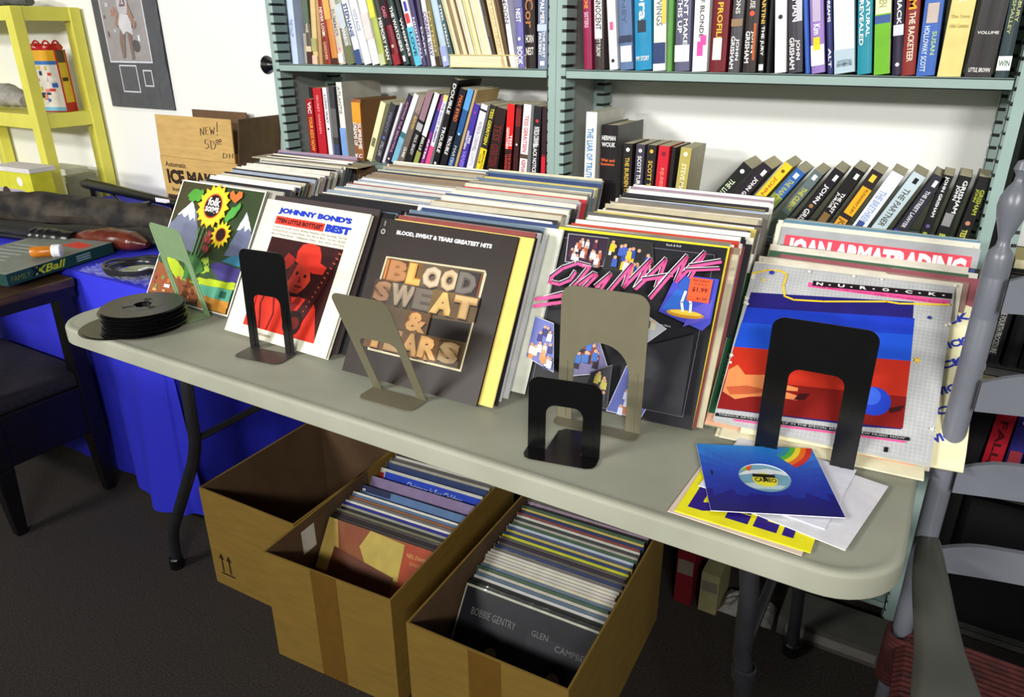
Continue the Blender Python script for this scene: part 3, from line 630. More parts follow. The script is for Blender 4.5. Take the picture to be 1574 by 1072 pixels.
s = .178; Mb = Matrix.Translation((1.604, .160, .7492)) @ Euler((.012, -.012, .42)).to_matrix().to_4x4()
hole = [(.0+.037*cos(2*pi*i/32), .0+.037*sin(2*pi*i/32)) for i in range(32)]
sq = []
for i in range(32):
    a = 2*pi*i/32; c_, s_ = cos(a), sin(a); k = (s/2)/max(abs(c_), abs(s_)); sq.append((c_*k, s_*k))
def skycol(x, y):
    k = (y/s+.5)
    base = (22+int(20*k), 40+int(100*k*k), 130+int(90*k)) if k > .25 else (26, 26, 100+int(120*k))
    d = math.hypot(x-.10, y-.165)
    return base
mb = MB()
NR = 6
for j in range(NR):
    for i in range(32):
        i2 = (i+1) % 32; q = []
        for (ii, jj) in ((i, j), (i2, j), (i2, j+1), (i, j+1)):
            k = jj/NR; q.append((hole[ii][0]*(1-k)+sq[ii][0]*k, hole[ii][1]*(1-k)+sq[ii][1]*k, .0012))
        cxm = sum(v[0] for v in q)/4; cym = sum(v[1] for v in q)/4
        mb.add(q, [(3, 2, 1, 0)] if False else [(0, 1, 2, 3)], skycol(cxm, cym))
for i in range(32):
    i2 = (i+1) % 32; mb.add([(*sq[i], 0), (*sq[i2], 0), (*sq[i2], .0012), (*sq[i], .0012)], [(0, 1, 2, 3)], (240, 240, 244))
    mb.add([(*hole[i], 0), (*hole[i2], 0), (*hole[i2], .0012), (*hole[i], .0012)], [(3, 2, 1, 0)], (240, 240, 244))
o = mb.build('record_sleeve', GLOSS, None, Mb); tag(o, 'blue record sleeve with a rainbow corner on top of the paper pile', 'record sleeve')
p = Print((-s/2, -s/2, .0012), (1, 0, 0), (0, 1, 0), s, s)
for k, c in enumerate(((210, 40, 24), (236, 110, 30), (246, 220, 50), (80, 180, 60), (40, 140, 170))):
    r0 = .50-k*.045; r1 = r0-.05; cxr, cyr = .50, 1.08
    arc = [a for a in [-.95+i*.085 for i in range(11)]]
    A = [(cxr+r0*cos(a), cyr+r0*sin(a)) for a in arc]; B = [(cxr+r1*cos(a), cyr+r1*sin(a)) for a in reversed(arc)]
    A = [(min(max(u, 0), 1), min(max(v, 0), 1)) for u, v in A+B]
    A = [q for q in A]
    n = len(arc)
    for i in range(n-1):
        qd = [A[i], A[i+1], A[2*n-2-i], A[2*n-1-i]]
        if min(q[1] for q in qd) < .999: p.poly(qd, c); p.k -= .00009
    p.k += .00009
p.rect(.07, .50, .085, .57, (20, 24, 60))
p.build('sleeve_print', GLOSS, o)
Mv = Matrix.Translation((1.604, .160, .7474)) @ Euler((.0, .0, .42)).to_matrix().to_4x4()
v = MB().lathe([(.004, 0), (.084, 0), (.084, .0012), (.004, .0012)], 40).build('vinyl_single', VINYL, None, Mv); tag(v, 'single with a sky picture label inside the blue rainbow sleeve', 'record')
p = Print((-.045, -.045, .0013), (1, 0, 0), (0, 1, 0), .09, .09, .0001)
p.circ(.5, .5, .49, (120, 170, 190), 32); p.poly([(.05, .55), (.3, .62), (.5, .55), (.7, .66), (.95, .6), (.9, .72), (.6, .8), (.25, .72)], (226, 234, 236)); p.poly([(.1, .3), (.4, .38), (.8, .3), (.7, .2), (.3, .18)], (190, 214, 216))
p.poly([(.2, .75), (.3, .9), (.36, .88), (.30, .7)], (220, 90, 50)); p.poly([(.15, .72), (.24, .88), (.28, .88), (.24, .7)], (150, 180, 60))
p.circ(.5, .45, .2, (236, 226, 60), 24); p.rect(.32, .52, .68, .62, (26, 26, 24)); p.text('CAMEO', .33, .38, .68, .5, (26, 24, 24), .03); p.circ(.5, .5, .03, (20, 20, 20), 12)
p.build('label_print', GLOSS, v)

# unseen blocker in bookcase form, added to shade the floor and boxes
t = tag(empty('added_light_blocker', (.8, -1.9, 0)), 'added light blocker shaped as a low grey bookcase, unseen behind the camera', 'bookcase')
for nm, lo, hi in (('back_panel', (-3.4, .13, .0), (3.4, .14, 1.20)), ('top_board', (-3.4, -.15, 1.18), (3.4, .14, 1.20)), ('side_panel', (-3.41, -.15, 0), (-3.40, .14, 1.20)), ('side_panel', (3.40, -.15, 0), (3.41, .14, 1.20)), ('shelf', (-3.4, -.15, .9), (3.4, .13, .92)), ('shelf', (-3.4, -.15, .45), (3.4, .13, .47)), ('shelf', (-3.4, -.15, .06), (3.4, .13, .08))):
    MB().box(lo, hi).build(nm, STEELD, t)

# ------------------------------------------------------------------ books
def book(x, y, zs, lean, t, h, col, look, where, segs=(), d=.15, hard=None, rev=False, m=None, group=None, side=None):
    hard = d > .13 if hard is None else hard
    z = zs+t/2*abs(sin(lean))+.0004
    M = TR(x, y, z, 0, lean)
    t = t*.95; mb = MB(); side = side or col; cb = .0024 if hard else .0006; x0, x1 = -t/2, t/2
    if not rev:
        if hard:
            n = 6; prof = [(x0+t*i/n, -.003*sin(pi*i/n)) for i in range(n+1)]
            vs = [(a, b, 0) for a, b in prof]+[(a, b, h) for a, b in prof]+[(x1, .004, 0), (x0, .004, 0), (x1, .004, h), (x0, .004, h)]
            fs = [(i, i+1, n+1+i+1, n+1+i) for i in range(n)]+[tuple(range(n, -1, -1))+(2*n+3, 2*n+2), tuple(range(n+1, 2*n+2))+(2*n+4, 2*n+5)]
            fs += [(2*n+3, 2*n+2, 2*n+4, 2*n+5)]
            mb.add(vs, fs, col)
        else: mb.box((x0, 0, 0), (x1, cb, h), col)
        mb.box((x0, 0, 0), (x0+cb, d, h), side).box((x1-cb, 0, 0), (x1, d, h), side)
        pg = ((x0+cb, .004, .003 if hard else .0004), (x1-cb, d-(.005 if hard else .0005), h-(.003 if hard else .0004)))
    else:
        mb.box((x0, d-.002, 0), (x1, d, h), col).box((x0, 0, 0), (x0+cb, d, h), side).box((x1-cb, 0, 0), (x1, d, h), side)
        pg = ((x0+cb, .0005+(.003 if hard else 0), .001), (x1-cb, d-.003, h-.001))
    o = mb.build('book', m or GLOSS, None, M)
    tag(o, f'{look} {where}', 'book', group)
    MB().box(*pg).build('pages', PAGE, o)
    if segs and not rev:
        p = Print((x0, -.0034 if hard else 0, 0), (1, 0, 0), (0, 0, 1), t, h, .0002)
        for s in segs:
            k = s[0]
            if k == 't': p.textd(s[1], s[5] if len(s) > 5 else .25, s[2], s[6] if len(s) > 6 else .75, s[3], s[4], .02)
            elif k == 'h': p.text(s[1], .1, s[2], .9, s[3], s[4], .02)
            elif k == 'b': p.rect(.0, s[1], 1., s[2], s[3])
            elif k == 'r': p.rect(s[1], s[2], s[3], s[4], s[5])
            elif k == 'c': p.circ(.5, s[1], .2, s[2], 12)
        p.build('spine_print', m or GLOSS, o)
    return o
def row(zs, where, group, items, hfix=None, d=.15, y=.845, hard=None):
    prev = None; seen = {}
    for it in items:
        x, lean, t, h, col, look = it[:6]; segs = it[6] if len(it) > 6 else (); kw = it[7] if len(it) > 7 else {}
        kw = dict(kw); dd = kw.pop('d', d); yy = kw.pop('y', y)
        book(x, yy, zs, lean, t, h or hfix, col, look, where, segs, d=dd, hard=kw.pop('hard', hard), group=group, **kw)
WHT = (244, 244, 242); BK2 = (26, 24, 28); GOLD = (220, 180, 70)
UL = [
 (.024, .015, .024, .24, (190, 208, 236), 'pale blue book beside the left post', [('t', 'THE VALLEY', .3, .5, (120, 140, 180))]),
 (.056, .033, .030, .205, (110, 98, 90), 'dull brown book second from left post', [('b', 0, .4, (170, 160, 146))], dict(y=.87)),
 (.085, .027, .021, .24, (90, 84, 72), 'dark mottled book with white letter column', [('t', 'ANCHORAGE', .35, .62, (220, 216, 206)), ('b', .0, .14, (70, 44, 36)), ('b', .14, .2, (216, 196, 160)), ('b', .45, .7, (90, 110, 90))]),
 (.105, .063, .020, .23, (214, 188, 130), 'sandy book with green patch', [('b', .15, .3, (170, 170, 110)), ('b', 0, .1, (226, 190, 170))]),
 (.126, .045, .013, .225, (190, 150, 104), 'thin tan book next to dark red book'),
 (.154, -.046, .023, .24, (140, 42, 30), 'dark red book with white title and round emblem', [('t', 'NEVER LOOK', .3, .62, (240, 220, 210)), ('c', .34, (246, 220, 190)), ('t', 'GARDNER', .05, .25, (230, 170, 140))]),
 (.182, -.088, .024, .235, (206, 132, 60), 'orange book with dark foot', [('b', 0, .07, (70, 40, 30)), ('b', .5, .8, (226, 170, 90))]),
 (.208, -.119, .023, .24, (206, 196, 180), 'beige book with pink spot and white sticker', [('r', .1, .02, .9, .12, WHT), ('c', .17, (240, 150, 180)), ('t', 'SUMMER', .3, .6, (150, 150, 160))]),
 (.244, -.204, .025, .24, (150, 156, 140), 'grey green book leaning left', [('b', 0, .2, (110, 118, 80)), ('b', .4, .65, (196, 206, 214)), ('t', 'HARBOR', .2, .4, (240, 240, 240))]),
 (.274, -.238, .023, .24, (232, 236, 244), 'white book with navy letters leaning left', [('t', 'STEPHANIE', .3, .66, (40, 60, 130), .2, .8), ('b', 0, .16, (60, 80, 130))]),
 (.302, -.237, .026, .24, (240, 240, 240), 'plain white book leaning left', [('t', 'VOYAGE', .36, .6, (150, 160, 190))]),
 (.331, -.215, .026, .22, (248, 246, 240), 'thick white book with faint marbling', [('b', .3, .6, (226, 214, 210))]),
 (.358, -.20, .020, .24, (176, 186, 90), 'lime green book leaning left', [('b', .5, .8, (220, 216, 80)), ('b', 0, .12, (200, 206, 160))]),
 (.381, -.215, .016, .24, (60, 62, 56), 'thin dark book with white vertical title', [('t', 'MEMORY MAN', .06, .5, WHT, .2, .9)]),
 (.408, -.256, .023, .24, (120, 24, 40), 'crimson and black book leaning left', [('b', .42, .8, (36, 22, 30)), ('t', 'CARD', .5, .62, (230, 120, 140)), ('c', .2, (240, 190, 160)), ('b', 0, .12, (150, 40, 50))]),
 (.437, -.28, .021, .24, (38, 60, 56), 'dark teal book with white title leaning left', [('t', 'THE WATCHERS', .15, .62, WHT, .25, .75), ('r', .3, .04, .7, .1, WHT)]),
 (.458, -.266, .014, .24, (30, 30, 34), 'thin black book with white title leaning left', [('t', 'WHISPERS', .1, .5, WHT, .2, .8)]),
 (.479, -.246, .021, .24, (236, 236, 240), 'white book with red heart and cyan foot', [('b', 0, .4, (90, 190, 220)), ('r', .2, .44, .8, .54, (226, 60, 70)), ('r', .4, .56, .8, .66, (60, 60, 170)), ('t', 'LOVE', .1, .35, BK2)]),
 (.4955, -.216, .014, .24, (70, 60, 110), 'dark violet book with white title leaning left', [('t', 'NIGHTFALL', .06, .5, (230, 226, 244))]),
 (.510, -.17, .012, .24, (60, 50, 80), 'thin purple book leaning against the silver one', [('t', 'DARK', .1, .4, (220, 220, 236))]),
 (.5265, -.165, .015, .24, (222, 220, 228), 'silvery white book with violet letters', [('t', 'CORNELL WAY', .1, .55, (90, 70, 130), .2, .9)]),
 (.544, -.178, .015, .24, (120, 112, 60), 'olive and gold patterned book', [('b', 0, .1, (60, 44, 34)), ('t', 'PATTERN', .15, .55, (220, 190, 110))]),
 (.569, -.217, .020, .24, (184, 206, 224), 'pale sky blue book leaning left', [('b', 0, .2, (160, 170, 216)), ('r', .3, .05, .7, .1, WHT)]),
 (.590, -.236, .012, .24, (52, 84, 86), 'thin dark teal book leaning left', [('t', 'STEEL STREAM', .2, .62, WHT)]),
 (.612, -.29, .014, .24, (226, 214, 180), 'thin cream book turned pages outward, left of the tan one', (), dict(rev=True)),
 (.634, -.295, .018, .24, (190, 168, 130), 'tan book turned with pages outward', (), dict(rev=True, side=(170, 140, 100))),
 (.656, -.29, .015, .24, (240, 236, 220), 'ivory book turned pages outward, right of the tan one', (), dict(rev=True, side=(240, 238, 230))),
 (.675, -.28, .016, .24, (236, 230, 190), 'yellowish book turned pages outward beside thick white one', (), dict(rev=True, side=(236, 226, 160))),
 (.700, -.272, .027, .24, (246, 244, 238), 'thickest white book turned pages outward', (), dict(rev=True, side=WHT)),
 (.7215, -.262, .010, .24, (70, 56, 40), 'thin dark brown book among the cream ones', [('b', .3, .5, (100, 84, 60))]),
 (.741, -.25, .020, .24, (232, 212, 160), 'cream paperback with brown speckled stripe', [('r', .4, 0, .8, .9, (206, 176, 120)), ('t', 'SHORELINE', .1, .7, (240, 226, 190), .45, .75)]),
 (.7575, -.225, .010, .24, (90, 66, 44), 'narrow brown book leaning right of the cream paperback'),
 (.7705, -.17, .014, .24, (240, 238, 244), 'white book with grey swirl lettering', [('t', 'MOON', .42, .66, (120, 120, 130), .1, .9)]),
 (.7915, -.054, .020, .245, (112, 108, 176), 'grey violet book with white disc', [('t', "HORNET'S NEST", .42, .8, WHT, .15, .85), ('c', .27, WHT), ('t', 'BOOK', .03, .2, WHT, .1, .9), ('b', .55, 1, (110, 110, 150))]),
 (.8185, -.030, .028, .25, (34, 24, 22), 'black book with bronze script and white capitals', [('t', 'Cor', .36, .62, (170, 110, 60), .1, .9), ('h', 'HORN', .23, .30, (226, 220, 210)), ('h', 'NEST', .12, .19, (226, 220, 210))]),
 (.851, -.010, .026, .245, (120, 132, 160), 'grey blue thriller beside the middle posts', [('t', 'MICHAEL PALMER', .4, .9, WHT, .3, .75), ('t', 'THE FIRST', .1, .34, WHT, .55, .85), ('t', 'PATIENT', .12, .32, WHT, .15, .45), ('r', .3, .03, .8, .07, WHT), ('b', .34, .4, (190, 206, 230))]),
]
row(1.279, 'on the left upper shelf', 'books on the left upper shelf', UL)
o = book(.70, .80, 1.2792, 0, .032, .23, (214, 200, 140), 'cream paged book lying flat across the front', 'on the left upper shelf', d=.14, rev=True)
o.matrix_world = Matrix.Translation((.595, .818, 1.2795+.0155)) @ Matrix.Rotation(radians(8), 4, 'Z') @ Matrix.Rotation(pi/2, 4, 'Y') @ Matrix.Translation((0, 0, 0))

LL = [
 (.040, .012, .016, .198, (40, 20, 22), 'black book partly hidden at the far left', (), dict(y=.875)),
 (.060, .004, .028, .167, (160, 24, 30), 'short red book with yellow title', [('t', 'YOUR KIDS NOW', .1, .7, (236, 170, 60)), ('t', 'VIC', .75, .95, WHT)]),
 (.098, -.003, .036, .199, (186, 26, 40), 'wide red book', [('t', 'SECRET GARDEN', .35, .9, (226, 150, 150), .35, .6)]),
 (.130, -.011, .018, .201, (232, 232, 234), 'narrow white book with black dot', [('c', .42, BK2), ('t', 'LONG WAY', .5, .9, (60, 60, 70))]),
 (.155, .0, .022, .205, (60, 60, 64), 'dark grey mottled book', [('b', .3, .7, (96, 96, 96)), ('b', 0, .2, (60, 70, 110))]),
 (.190, -.020, .022, .217, (232, 230, 222), 'tall white book with blue foot and beige cover', [('b', .0, .42, (120, 160, 220)), ('t', 'ATLANTIS', .6, .95, (130, 130, 130))], dict(side=(190, 186, 172), d=.17)),
 (.244, .02, .034, .173, (150, 92, 52), 'brown and orange book with white title', [('b', .62, .95, (226, 156, 50)), ('t', 'DREAMS OF', .25, .62, WHT, .05, .45), ('t', 'SUPREME', .2, .62, WHT, .55, .95), ('h', 'KC', .05, .12, WHT)], dict(side=(120, 84, 50), d=.16)),
 (.278, .397, .021, .178, (236, 230, 180), 'cream paperback leaning right', [('r', .2, .25, .8, .4, (120, 120, 90))]),
 (.309, .43, .021, .178, (60, 58, 66), 'charcoal paperback with blue spot', [('c', .42, (90, 120, 220)), ('t', 'STILL LIFE', .1, .35, (170, 170, 180)), ('t', 'PENNY', .5, .85, (110, 110, 130))]),
 (.331, .455, .010, .185, (214, 210, 220), 'thin white paperback'),
 (.347, .475, .015, .212, (56, 40, 66), 'dark purple book with rose lettering', [('t', 'AMONG THE BEAUTIFUL', .15, .9, (190, 130, 170)), ('c', .06, WHT)]),
 (.369, .47, .018, .212, (232, 236, 238), 'white over sky blue book', [('b', .0, .38, (120, 180, 206)), ('b', .38, .46, (60, 110, 120))]),
 (.394, .455, .017, .209, (112, 100, 90), 'taupe book with gold letters', [('t', 'ROUGH', .52, .7, GOLD), ('t', 'CLARE', .1, .25, WHT), ('b', .75, 1, (150, 130, 120))]),
 (.421, .43, .020, .216, (30, 28, 30), 'mauve topped book with black middle', [('b', .62, 1, (150, 116, 130)), ('b', .48, .58, (176, 176, 180)), ('t', 'PAUL BRADY', .14, .42, (200, 200, 200))]),
 (.446, .425, .016, .214, (40, 40, 30), 'white topped book with olive foot', [('b', .42, 1, (236, 236, 234)), ('b', .02, .2, (150, 156, 80)), ('t', 'BELLE', .22, .4, (230, 230, 220))]),
 (.467, .42, .011, .208, (140, 60, 140), 'slim purple and pink book', [('t', 'AFTER', .1, .4, WHT), ('b', .5, .8, (60, 50, 150))]),
 (.486, .385, .014, .206, (236, 234, 240), 'white book with violet title and pink foot', [('b', 0, .3, (236, 80, 130)), ('t', 'THE GOOD SUMMER', .35, .9, (70, 60, 150)), ('b', .92, 1, (226, 216, 120))]),
 (.513, .345, .019, .246, (22, 20, 24), 'tallest black book with upright white letters', [('t', 'DOUBLE', .62, .95, WHT, .25, .8), ('t', 'TROUBLE', .18, .48, WHT, .25, .8), ('c', .05, WHT)]),
 (.540, .360, .021, .222, (24, 22, 30), 'black book with orange letters', [('t', 'MAX BYRD', .6, .92, (230, 110, 50)), ('t', 'TROUBLE', .18, .42, WHT)]),
 (.565, .355, .018, .222, (40, 90, 150), 'blue photo spined book', [('b', .15, .45, (20, 40, 60)), ('c', .45, (160, 220, 240)), ('b', .75, 1, (90, 160, 220)), ('t', 'MARTIN', .05, .3, (190, 190, 190))]),
 (.582, .350, .009, .222, (190, 160, 110), 'thin tan book left of the purple VANISH book'),
 (.600, .335, .019, .182, (70, 50, 160), 'purple paperback titled VANISH', [('t', 'TESS', .42, .55, WHT, .55, .9), ('t', 'GERRITSEN', .32, .6, WHT, .1, .45), ('t', 'VANISH', .02, .3, (150, 130, 230), .15, .85), ('c', .88, (150, 60, 160))]),
 (.629, .305, .022, .180, (226, 224, 230), 'white paperback with grey lettering', [('t', 'PATRICIA CORNWELL', .3, .75, (150, 140, 160)), ('t', 'SCARPETTA', .08, .28, (190, 186, 200)), ('b', .9, .93, BK2)]),
 (.660, .285, .021, .179, (40, 38, 28), 'black paperback with yellow MEPHISTO CLUB panel', [('b', 0, .36, (250, 214, 20)), ('t', 'MEPHISTO', .04, .33, BK2, .5, .85), ('t', 'CLUB', .12, .26, BK2, .12, .42), ('t', 'TESS GERRITSEN', .42, .95, (230, 216, 60), .25, .75)]),
 (.700, .20, .034, .169, (38, 18, 16), 'thick dark paperback with dull red letters', [('t', 'TESS', .5, .75, (110, 30, 26), .1, .8), ('t', 'GERRITSEN', .1, .45, (110, 30, 26), .1, .8)], dict(d=.115)),
 (.748, .082, .022, .179, (60, 14, 14), 'red and black THE BONE GARDEN paperback', [('b', .38, 1, (226, 22, 24)), ('t', 'TESS', .42, .58, WHT, .55, .9), ('t', 'GERRITSEN', .38, .68, WHT, .1, .45), ('t', 'THE BONE', .05, .32, (190, 60, 50), .55, .9), ('t', 'GARDEN', .05, .3, (190, 60, 50), .1, .45)]),
 (.7715, .078, .015, .179, (60, 20, 20), 'narrow black paperback with red crescent', [('b', .7, .95, (120, 30, 30)), ('c', .45, (230, 220, 220))]),
 (.795, .085, .024, .180, (236, 234, 234), 'white paperback titled THE KEEPSAKE', [('t', 'TESS GERRITSEN', .35, .85, (190, 60, 80)), ('t', 'KEEPSAKE', .04, .24, (180, 30, 40), .25, .75), ('b', .26, .32, (90, 70, 50)), ('b', 0, .03, (190, 30, 40))]),
 (.829, .059, .023, .177, (26, 24, 32), 'black paperback titled BLACK NOTICE', [('t', 'PATRICIA CORNWELL', .45, .72, WHT, .15, .85), ('t', 'BLACK NOTICE', .08, .48, WHT, .2, .7), ('c', .8, (196, 50, 50))]),
 (.855, .019, .012, .176, (120, 24, 34), 'black and red sliver of paperback', [('b', .35, 1, (50, 24, 30)), ('b', 0, .32, (206, 30, 50))]),
]
row(1.015, 'on the left lower shelf', 'books on the left lower shelf', LL, d=.11)

UR = [
 (.972, -.065, .021, .235, (150, 30, 76), 'magenta book at the far left', [('t', 'ONE', .55, .64, (240, 150, 50)), ('t', 'SISTERS', .38, .52, (236, 190, 210))]),
 (1.001, -.062, .025, .235, (60, 48, 46), 'black and white book titled INNOCENT', [('r', .12, .28, .88, .95, (236, 232, 230)), ('t', 'PRESUMED INNOCENT', .36, .95, BK2, .2, .8), ('t', 'SCOTT TUROW', .12, .34, (220, 216, 210), .25, .7)]),
 (1.037, -.104, .021, .24, (240, 238, 238), 'white book with pink mark', [('r', .3, .35, .7, .42, (226, 90, 140)), ('c', .08, BK2), ('t', 'WISHES', .62, .85, (220, 120, 150))]),
 (1.069, -.096, .032, .24, (96, 120, 160), 'steel blue book with white sticker', [('r', .1, .07, .95, .21, WHT), ('t', 'JOURNEY', .4, .9, (70, 90, 130), .2, .6), ('b', .24, .3, (40, 50, 80))]),
 (1.109, -.083, .040, .245, (32, 140, 186), 'wide cyan book with white script', [('t', 'Barbra', .42, .9, WHT, .3, .8), ('r', .2, .32, .7, .42, (30, 40, 60)), ('h', 'MY STORY', .08, .12, WHT)]),
 (1.147, -.070, .029, .24, (236, 236, 220), 'white and yellow book titled OF WINGS', [('t', 'CARE OF WINGS', .38, .95, (120, 126, 130), .25, .75), ('r', .0, .03, 1, .24, (40, 60, 110)), ('r', .0, 0, 1, .06, WHT), ('r', .7, .4, 1, .8, (236, 200, 60))]),
 (1.169, -.050, .012, .235, (100, 160, 80), 'narrow green book'),
 (1.198, -.054, .034, .24, (96, 96, 122), "slate blue book titled I CAN'T MAKE THIS UP", [('t', "I CAN'T MAKE", .22, .75, WHT, .55, .85), ('t', 'THIS UP', .32, .62, WHT, .15, .45), ('r', 0, .08, 1, .22, WHT), ('r', 0, .6, .4, .7, (30, 60, 170))]),
 (1.237, -.047, .033, .24, (246, 246, 246), 'white book with bright pink silhouette', [('t', 'BERGDORF BLONDE', .28, .9, (60, 60, 60), .4, .7), ('r', .3, .13, .7, .25, (246, 80, 170)), ('r', .5, .22, .9, .30, (246, 80, 170))]),
 (1.276, -.030, .035, .24, (112, 22, 32), 'maroon book titled HIGH PROFILE', [('t', 'HIGH PROFILE', .25, .8, (240, 190, 40), .3, .65), ('r', .15, .1, .7, .28, (240, 236, 226))]),
 (1.311, -.028, .024, .235, (78, 76, 80), 'charcoal book titled THE SUMMONS', [('t', 'THE SUMMONS', .48, .95, (220, 218, 210), .3, .7), ('t', 'GRISHAM', .03, .3, WHT, .1, .45), ('t', 'JOHN', .1, .28, WHT, .5, .85), ('b', .38, .44, (150, 120, 90))]),
 (1.343, -.050, .027, .235, (52, 44, 42), 'dark book titled A PAINTED HOUSE', [('t', 'A PAINTED HOUSE', .52, .95, (220, 214, 206), .3, .7), ('c', .48, (230, 80, 50)), ('t', 'GRISHAM', .08, .34, WHT, .1, .45), ('t', 'JOHN', .16, .34, WHT, .5, .85), ('r', .7, .1, .9, .4, (190, 90, 30))]),
 (1.3675, -.066, .013, .235, (24, 22, 22), 'black book titled THE JURY', [('t', 'STEVE MARTINI', .4, .85, GOLD, .2, .8), ('t', 'THE JURY', .14, .38, WHT, .2, .8), ('r', .2, .02, .9, .07, WHT)]),
 (1.382, -.066, .008, .235, (30, 26, 30), 'thinnest dark book'),
 (1.407, -.122, .023, .24, (248, 248, 246), 'white book with small black leaf marks', [('c', .44, (40, 40, 40)), ('t', 'lilies', .7, .9, (120, 120, 120))]),
 (1.437, -.140, .028, .24, (60, 56, 66), 'black and silver book by the man on the street', [('t', 'THE LAST MAN', .4, .95, (226, 224, 230), .3, .8), ('t', 'GRISHAM', .03, .28, WHT, .1, .45), ('t', 'JOHN', .1, .26, WHT, .5, .85), ('r', .6, .4, 1, .9, (200, 200, 206))]),
 (1.461, -.175, .009, .24, (60, 100, 190), 'thin blue book'),
 (1.481, -.173, .026, .24, (150, 120, 190), 'lilac book with a yellow and white label', [('t', 'mom', .72, .95, WHT), ('r', .2, .4, .8, .62, (190, 176, 206)), ('r', 0, .06, 1, .22, WHT), ('r', .2, .18, .7, .28, (250, 214, 30)), ('t', 'Kim', .3, .38, WHT)]),
 (1.504, -.173, .011, .24, (50, 54, 110), 'narrow navy book', [('t', 'ROLLING IN DREAMS', .4, .9, WHT), ('t', 'ALT', .05, .2, WHT)]),
 (1.530, -.170, .038, .245, (222, 234, 240), 'broad pale icy blue book', [('b', 0, .18, (180, 200, 210)), ('t', 'NOVEMBER', .05, .1, (60, 80, 100), .1, .9)]),
 (1.566, -.152, .026, .24, (30, 140, 160), 'teal book titled NATURAL CURES', [('t', 'NATURAL', .28, .6, WHT, .58, .85), ('t', '"CURES" REVEALED', .22, .85, WHT, .12, .42), ('t', 'Weight', .55, .72, (236, 70, 60), .58, .8)]),
 (1.597, -.150, .028, .24, (236, 234, 190), 'cream book with a green meadow foot', [('b', 0, .45, (110, 180, 40)), ('b', .38, .44, (60, 90, 150)), ('t', 'DAUGHTERS OF EDEN', .5, .95, (170, 170, 110))]),
 (1.624, -.145, .018, .235, (44, 36, 60), 'dark book titled THE SHACK', [('t', 'THE SHACK', .38, .8, WHT, .3, .75), ('b', .3, .38, (210, 214, 226)), ('c', .08, WHT)]),
 (1.643, -.114, .024, .24, (134, 40, 30), 'brick red book titled THE RACKETEER', [('t', 'GRISHAM', .48, .95, (246, 170, 40), .2, .8), ('t', 'THE RACKETEER', .1, .46, (240, 220, 200), .3, .75)]),
 (1.672, -.070, .032, .24, (60, 100, 180), 'blue book about the secret wife', [('t', 'SECRET WIFE', .58, .98, (210, 226, 244), .55, .8), ('t', 'AARON BURR', .55, .95, (210, 226, 244), .25, .5), ('r', .2, .38, .8, .52, (196, 180, 170)), ('t', 'SUSAN', .15, .32, (180, 210, 150), .6, .85), ('t', 'HOLLOWAY SCOTT', .03, .36, (210, 226, 244), .15, .45)]),
 (1.711, -.01, .040, .245, (226, 208, 130), 'broad pale yellow book', [('t', 'MANNER', .5, .95, (240, 232, 190), .3, .7), ('h', 'The Story', .4, .43, (190, 170, 100)), ('h', 'of the Commons', .34, .37, (190, 170, 100))]),
 (1.7575, .01, .044, .25, (44, 40, 42), 'broad black book marked with a white number two', [('h', 'VOLUME', .29, .31, (226, 222, 214)), ('r', .42, .2, .43, .2, BK2), ('h', 'LITTLE, BROWN', .03, .065, (236, 232, 226))]),
 (1.7945, -.027, .022, .24, (46, 62, 66), 'dark green book with white library label', [('t', 'KINGSBURY', .38, .68, (190, 190, 120), .6, .85), ('t', 'with SMALLEY', .3, .65, (170, 180, 120), .2, .45), ('r', 0, .05, 1, .15, WHT), ('h', 'WIN', .08, .12, (40, 90, 50))]),
]
row(1.279, 'on the middle upper shelf', 'books on the middle upper shelf', UR)

